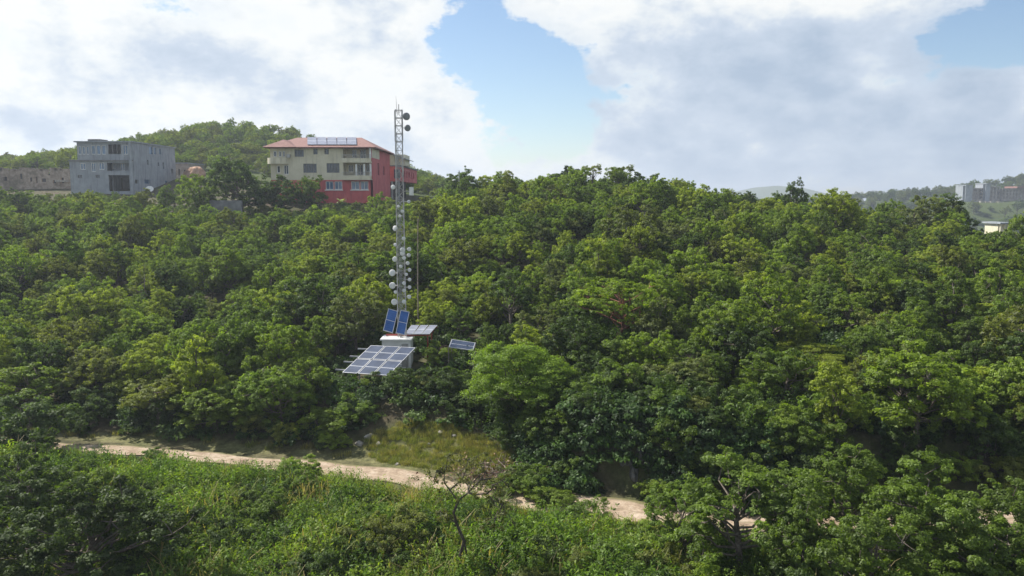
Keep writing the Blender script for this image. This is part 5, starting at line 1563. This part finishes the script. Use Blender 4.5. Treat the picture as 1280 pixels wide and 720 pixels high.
def cabin():
    Y = 53.2
    a, b = P(477.5, 433, Y), P(513, 422.6, Y)
    zg = tz((a[0] + b[0]) / 2, Y)
    t = empty('equipment_cabin', ((a[0] + b[0]) / 2, Y, zg), 'small white equipment cabin with pale roof under the leaning panels', 'cabin')
    zt = P(500, 425.3, Y)[2]
    w = b[0] - a[0]
    hol = [(w * 0.68, w * 0.92, zg + 0.1, zt - 0.25)]
    m = MB().wall(np.array([a[0], Y, 0]), EX, EYI, w, zg - 0.3, zt, hol, 0.06).box(a[0], a[0] + 0.06, Y + 0.062, Y + 1.4, zg - 0.3, zt - 0.003).box(b[0] - 0.06, b[0], Y + 0.062, Y + 1.4, zg - 0.3, zt - 0.003).box(a[0] + 0.062, b[0] - 0.062, Y + 1.34, Y + 1.398, zg - 0.3, zt - 0.004)
    for k in range(14): m.box(a[0] + 0.05 + k * 0.085, a[0] + 0.07 + k * 0.085, Y - 0.015, Y - 0.002, zg, zt - 0.05)
    m.build('wall', M['white'], t)
    MB().box(a[0] + hol[0][0] + 0.005, a[0] + hol[0][1] - 0.005, Y + 0.01, Y + 0.05, zg + 0.105, zt - 0.255).build('door', M['galv'], t)
    MB().box(a[0] - 0.1, b[0] + 0.1, Y - 0.18, Y + 1.55, zt + 0.003, zt + 0.1).build('roof', M['white'], t)
cabin()

def lone_panel():
    A, B, Cc = P(560.8, 434, 52.0), P(591.5, 438.5, 52.0), P(594.5, 428.8, 53.2)
    zg = tz((A + B)[0] / 2, 52.5)
    t = empty('lone_solar_panel', ((A + B)[0] / 2, 52.5, zg), 'lone dark solar panel on posts half sunk in the bushes', 'solar panel')
    panel(t, A, B, Cc, M['cell'], 'panel_frame', 0.03, 0.06)
    D = A + Cc - B
    for q in (A, B, Cc, D): MB().tube([(q[0], q[1], tz(q[0], q[1]) - 0.3), (q[0], q[1], q[2] + 0.05)], 0.035, 7).build('post', M['wood'], t)
lone_panel()

def fallen_board():
    A, B, Cc = P(594, 458, 50.2), P(601, 462.5, 49.9), P(618, 447, 51.0)
    A[2] -= 0.0
    t = empty('fallen_panel', (A + Cc) / 2, 'grey panel tipped on edge in the bushes beside the feathery tree', 'panel')
    panel(t, A, B, Cc, M['concrete_dark'], 'panel_frame', 0.03, 0.05)
    D = A + Cc - B
    for q in (A, D): MB().tube([(q[0], q[1], tz(q[0], q[1]) - 0.3), q], 0.03, 6).build('post', M['wood'], t)
fallen_board()

# ------------------------------------------------------------------ rocks, brush, hanging twigs, banana plants
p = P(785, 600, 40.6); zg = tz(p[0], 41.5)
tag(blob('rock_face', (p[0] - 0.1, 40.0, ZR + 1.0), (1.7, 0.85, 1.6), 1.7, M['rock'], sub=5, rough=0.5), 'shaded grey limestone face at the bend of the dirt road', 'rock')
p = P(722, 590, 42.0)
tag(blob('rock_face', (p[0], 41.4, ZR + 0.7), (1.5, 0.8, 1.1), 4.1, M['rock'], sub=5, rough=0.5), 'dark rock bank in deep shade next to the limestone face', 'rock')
for i, (px, py, s, lab) in enumerate([(462, 548, 0.26, 'pale boulder at the foot of the solar bank'), (474, 556, 0.19, 'smaller pale boulder beside the road grass'), (449, 556, 0.25, 'small pale stone nearest the bright bank shrub'),
                                      (497, 581, 0.14, 'loose white stone at the road edge'), (551, 541, 0.2, 'pale stone at the top of the grassy slope'), (568, 545, 0.13, 'small white stone lying on the grassy slope'),
                                      (846, 596, 0.22, 'pale rock under the hanging twigs beside the road'), (480, 497, 0.3, 'pale stone on the platform edge under the solar table'), (492, 494, 0.2, 'tiny pale stone by the post of the solar table'),
                                      (536, 556, 0.12, 'white pebble-sized rock in the dry grass')]):
    # find where that ray meets the ground
    d = ray(px, py); lo, hi = 30.0, 70.0
    for Y in np.arange(33, 70, 0.1):
        q = d * Y / d[1]
        if tz(q[0], q[1]) > q[2]: break
    tag(blob('boulder' if s > 0.22 else 'stone', (q[0], q[1], tz(q[0], q[1]) + s * 0.05), (s * 1.1, s * 0.85, s * 0.6), i + 0.6, M['paleRock'], sub=3, rough=0.3), lab, 'rock', 'pale rocks about the bank')

def brush_pile():
    r = np.random.default_rng(5)
    p = PZ(622, 590, ZR + 0.4); m = MB(); lv = []
    for k in range(150):
        c = np.array([p[0] + r.normal(0, 1.15), p[1] + r.normal(0, 0.6), 0]); c[2] = tz(c[0], c[1]) + abs(r.normal(0.25, 0.22))
        d = r.normal(size=3); d[2] *= 0.5; d = d / np.linalg.norm(d) * r.uniform(0.2, 0.55)
        m.tube([c - d, c + r.normal(0, 0.05, 3), c + d], [0.022, 0.016, 0.007], 4)
    t = empty('brush_pile', (p[0], p[1], ZR), 'heap of dry reddish cut branches at the road edge', 'brush pile')
    m.build('cut_branches', M['twig'], t)['kind'] = 'stuff'
    n = 900
    c = np.stack([p[0] + r.normal(0, 1.2, n), p[1] + r.normal(0, 0.65, n), np.zeros(n)], 1); c[:, 2] = terrain(c[:, 0], c[:, 1]) + np.abs(r.normal(0.3, 0.22, n))
    v = leaves(r, c, r.normal(size=(n, 3)), 0.15, 0.08, 1.0, 0.1) - np.array([p[0], p[1], ZR])
    mm, nt, out = new_mat('dead_leaf')
    b = N(nt, 'ShaderNodeBsdfPrincipled', Roughness=0.9); at = N(nt, 'ShaderNodeAttribute', attribute_name='tint')
    L(nt, ramp(nt, at.outputs['Fac'], [(0.1, (0.13, 0.055, 0.035)), (0.5, (0.25, 0.15, 0.09)), (0.9, (0.38, 0.29, 0.19))]), b.inputs['Base Color']); L(nt, b.outputs[0], out.inputs[0])
    me = np_mesh('dead_leaves', v, np.arange(len(v)).reshape(-1, 4), [mm], {'tint': np.repeat(r.uniform(0, 1, n), 4)})
    o = bpy.data.objects.new('dead_leaves', me); COL.objects.link(o); o.parent = t
brush_pile()

def hanging_twigs():
    r = np.random.default_rng(9); m = MB()
    c = P(830, 530, 42.0)
    for k in range(110):
        a = c + np.array([r.normal(0, 1.5), r.normal(0, 0.6), r.normal(0.4, 0.8)])
        ln = r.uniform(0.8, 2.6); dx = r.normal(0, 0.3, 2)
        pts = [a + np.array([dx[0] * t + r.normal(0, 0.05), dx[1] * t - 0.4 * t, 0.35 * math.sin(t * 2.5) - ln * t * t]) for t in np.linspace(0, 1, 6)]
        m.tube(pts, [0.022, 0.02, 0.016, 0.013, 0.01, 0.006], 4)
    tag(m.build('hanging_vine', M['twig']), 'tangle of dry grey twigs hanging over the rock face', 'vine')
hanging_twigs()

def bent_trunks():
    pass

def banana(px, py, Y, s, lab, seed):
    r = np.random.default_rng(seed)
    p = P(px, py, Y); zg = tz(p[0], Y)
    H = p[2] - zg
    t = empty('banana_plant', (p[0], Y, zg), lab, 'banana plant', 'banana plants before the coral house')
    MB().tube([(p[0], Y, zg - 0.2), (p[0], Y, zg + H * 0.62)], [0.13, 0.09], 8).build('stem', M['bark'], t)
    V = []
    for k in range(9):
        a = k * 0.7 + r.uniform(-.3, .3); L_ = s * r.uniform(1.1, 1.7); el = r.uniform(0.5, 1.25)
        prev = np.array([p[0], Y, zg + H * 0.6]); d = np.array([math.cos(a) * math.cos(el), math.sin(a) * math.cos(el), math.sin(el)]); sd = np.array([-math.sin(a), math.cos(a), 0])
        ws_ = [0.05, 0.2, 0.26, 0.22, 0.04]
        for i in range(4):
            nx_ = prev + d * L_ / 4
            V.append(np.array([prev - sd * ws_[i] * s, prev + sd * ws_[i] * s, nx_ + sd * ws_[i + 1] * s, nx_ - sd * ws_[i + 1] * s]))
            prev = nx_; d = d + np.array([0, 0, -0.38]); d /= np.linalg.norm(d)
    v = np.concatenate(V) - np.array([p[0], Y, zg])
    me = np_mesh('foliage', v, np.arange(len(v)).reshape(-1, 4), [M['weed']], {'tint': np.full(len(v), 0.8)})
    o = bpy.data.objects.new('foliage', me); COL.objects.link(o); o.parent = t; o.color = (0.2, 0.24, 0.11, 1)
banana(380, 240, 117.0, 1.0, 'pale banana plant before the coral house, nearest the dark leafy tree', 1)
banana(397, 243, 116.5, 0.8, 'middle banana plant before the coral ground storey', 2)
banana(426, 244, 117.2, 0.85, 'banana plant under the double windows of the coral ground storey', 3)

# ------------------------------------------------------------------ sky, sun, haze, camera
sun_dir = Vector((-0.60, 0.36, 0.72)).normalized()
el = math.asin(sun_dir.z); az = math.atan2(sun_dir.x, sun_dir.y)
w = bpy.data.worlds.new('World'); SC.world = w; w.use_nodes = True
nt = w.node_tree
for n in list(nt.nodes): nt.nodes.remove(n)
out = nt.nodes.new('ShaderNodeOutputWorld')
bg = nt.nodes.new('ShaderNodeBackground'); L(nt, bg.outputs[0], out.inputs[0])
sky = nt.nodes.new('ShaderNodeTexSky'); sky.sky_type = 'NISHITA'; sky.sun_disc = False
sky.sun_elevation = el; sky.sun_rotation = az; sky.air_density = 1.0; sky.dust_density = 0.6; sky.ozone_density = 1.2
SKYS = 0.084
tc = nt.nodes.new('ShaderNodeTexCoord')
sep = nt.nodes.new('ShaderNodeSeparateXYZ'); L(nt, tc.outputs['Generated'], sep.inputs[0])
X_, Y_, Z_ = sep.outputs
A_ = mth(nt, 'ARCTAN2', X_, Y_)
E_ = mth(nt, 'ARCSINE', mth(nt, 'MINIMUM', mth(nt, 'MAXIMUM', Z_, -1.0), 1.0))
cmb = nt.nodes.new('ShaderNodeCombineXYZ'); L(nt, A_, cmb.inputs[0]); L(nt, mth(nt, 'MULTIPLY', E_, 1.7), cmb.inputs[1])
n1 = noise(nt, 6.5, 10, 0.6, vec=cmb.outputs[0]); n2 = noise(nt, 2.6, 6, 0.55, vec=tc.outputs['Generated']); n3 = noise(nt, 16.0, 7, 0.6, vec=cmb.outputs[0])
def cell(px, py, rx, ry, k=1.0, tilt=0.0):
    """a soft cloud lobe at a sky direction (given as where the surveyor saw it)"""
    d = ray(px, py); d = d / np.linalg.norm(d)
    a0, e0 = math.atan2(d[0], d[1]), math.asin(d[2])
    da, de = mth(nt, 'SUBTRACT', A_, a0), mth(nt, 'SUBTRACT', E_, e0)
    if tilt:
        c, s = math.cos(tilt), math.sin(tilt)
        da, de = mth(nt, 'ADD', mth(nt, 'MULTIPLY', da, c), mth(nt, 'MULTIPLY', de, s)), mth(nt, 'SUBTRACT', mth(nt, 'MULTIPLY', de, c), mth(nt, 'MULTIPLY', da, s))
    u = mth(nt, 'ADD', mth(nt, 'POWER', mth(nt, 'ABSOLUTE', mth(nt, 'DIVIDE', da, rx / F)), 2.0), mth(nt, 'POWER', mth(nt, 'ABSOLUTE', mth(nt, 'DIVIDE', de, ry / F)), 2.0))
    return mth(nt, 'MULTIPLY', mth(nt, 'POWER', 2.718, mth(nt, 'MULTIPLY', u, -1.0)), k)
def total(cells):
    s = cells[0]
    for c in cells[1:]: s = mth(nt, 'ADD', s, c)
    return s
pos_c = total([cell(60, 120, 340, 150, 1.1), cell(330, 110, 280, 120, 0.95), cell(430, 20, 130, 70, 0.9), cell(560, 140, 130, 55, 0.7), cell(300, 200, 500, 60, 0.6), cell(611, 57, 17, 12, 0.85),
              cell(900, 20, 250, 70, 1.05), cell(960, 110, 240, 90, 1.1), cell(1190, 160, 190, 85, 1.0), cell(800, 190, 150, 50, 0.9), cell(1120, 20, 110, 40, 0.6), cell(720, 20, 90, 45, 0.6), cell(1000, 190, 300, 50, 0.5)])
neg_c = total([
              cell(240, 10, 90, 40, -0.5), cell(25, 55, 60, 22, -0.35), cell(650, 85, 95, 75, -0.75), cell(700, 150, 65, 50, -0.75), cell(580, 30, 60, 50, -0.4), cell(1245, 45, 80, 50, -1.0), cell(980, 235, 130, 18, -0.25), cell(640, 195, 60, 25, -0.3), cell(1130, 225, 90, 20, -0.2)])
dens = mth(nt, 'ADD', mth(nt, 'MINIMUM', pos_c, 1.05), neg_c)
# away from the photographed part of the sky: broken cloud of its own
inview = mth(nt, 'MULTIPLY', mth(nt, 'LESS_THAN', mth(nt, 'ABSOLUTE', A_), 0.95), 1.0)
far_c = mth(nt, 'MULTIPLY_ADD', n2, 2.2, -0.65)
fade = ramp(nt, mth(nt, 'MAXIMUM', mth(nt, 'ABSOLUTE', A_), mth(nt, 'MULTIPLY', E_, 1.7)), [(0.62, 0.0), (0.95, 1.0)])
mixd = nt.nodes.new('ShaderNodeMix'); mixd.data_type = 'FLOAT'; L(nt, fade, mixd.inputs[0]); L(nt, dens, mixd.inputs[2]); L(nt, far_c, mixd.inputs[3])
dn = mth(nt, 'ADD', mixd.outputs[0], mth(nt, 'MULTIPLY_ADD', n1, 2.1, -1.05))
dn = mth(nt, 'ADD', dn, mth(nt, 'MULTIPLY_ADD', n3, 0.9, -0.45))
cov = ramp(nt, dn, [(0.44, 0.0), (0.50, 0.42), (0.57, 0.88), (0.78, 1.0)])
thick = total([cell(330, 115, 150, 40, 0.35), cell(100, 165, 200, 35, 0.3), cell(500, 60, 80, 25, 0.3), cell(180, 60, 120, 25, 0.2), cell(930, 120, 190, 60, 0.9), cell(1000, 60, 260, 50, 0.75), cell(1180, 190, 170, 60, 0.7), cell(880, 200, 120, 40, 0.6), cell(1090, 160, 140, 45, 0.6), cell(640, 190, 120, 40, 0.15), cell(1060, 110, 90, 40, 0.4), cell(900, 25, 150, 30, -0.25), cell(980, 230, 160, 22, 0.6)])
tk = mth(nt, 'ADD', mth(nt, 'MINIMUM', thick, 0.9), mth(nt, 'MULTIPLY_ADD', n1, 3.0, -1.5))
tk = mth(nt, 'ADD', tk, mth(nt, 'MULTIPLY_ADD', n3, 1.5, -0.75))
tk = mth(nt, 'MULTIPLY', tk, 0.78)
ccol = ramp(nt, tk, [(0.0, (0.60, 0.61, 0.605)), (0.2, (0.52, 0.55, 0.572)), (0.45, (0.385, 0.44, 0.515)), (1.0, (0.27, 0.335, 0.425))])
CLOUDK = 1.0
sky.ozone_density = 2.5; sky.dust_density = 0.3
skc = N(nt, 'ShaderNodeVectorMath', operation='SCALE'); L(nt, sky.outputs[0], skc.inputs[0]); skc.inputs['Scale'].default_value = SKYS
final = mixc(nt, cov, skc.outputs[0], ccol)
L(nt, final, bg.inputs['Color']); bg.inputs['Strength'].default_value = 1.0

sd = bpy.data.lights.new('sun', 'SUN'); sd.energy = 5.0; sd.angle = R(0.55); sd.color = (1.0, 0.95, 0.86)
so = bpy.data.objects.new('sun', sd); COL.objects.link(so); so.rotation_euler = sun_dir.to_track_quat('Z', 'Y').to_euler(); so.location = (0, 0, 200)

HAZE = True
if HAZE:
    m, nt, out = new_mat('haze_air')
    pv = nt.nodes.new('ShaderNodeVolumePrincipled'); pv.inputs['Density'].default_value = 0.0004
    pv.inputs['Color'].default_value = (0.80, 0.88, 1.0, 1); pv.inputs['Anisotropy'].default_value = 0.3
    L(nt, pv.outputs[0], out.inputs['Volume'])
    hz = MB().box(-4100, 4100, -650, 5100, -160, 60).build('haze', m); tag(hz, 'thin bluish haze over the valley and far hills', None, None, 'stuff')
    hz.display_type = 'WIRE'

cd = bpy.data.cameras.new('camera'); cam = bpy.data.objects.new('camera', cd); COL.objects.link(cam)
cd.sensor_width = 36.0; cd.lens = 36.0 * F / 1280.0; cd.clip_start = 0.2; cd.clip_end = 20000
cam.location = (0, 0, 0); cam.rotation_euler = (math.pi / 2 - PITCH, 0, 0)
SC.camera = cam
SC.view_settings.view_transform = 'Standard'; SC.view_settings.look = 'None'; SC.view_settings.exposure = 0.7; SC.view_settings.gamma = 1.0
SC.view_settings.use_curve_mapping = False
cy = SC.cycles
cy.max_bounces = 6; cy.diffuse_bounces = 3; cy.transmission_bounces = 3; cy.glossy_bounces = 2; cy.volume_bounces = 0; cy.transparent_max_bounces = 4
cy.use_denoising = True
SC.render.filter_size = 1.2
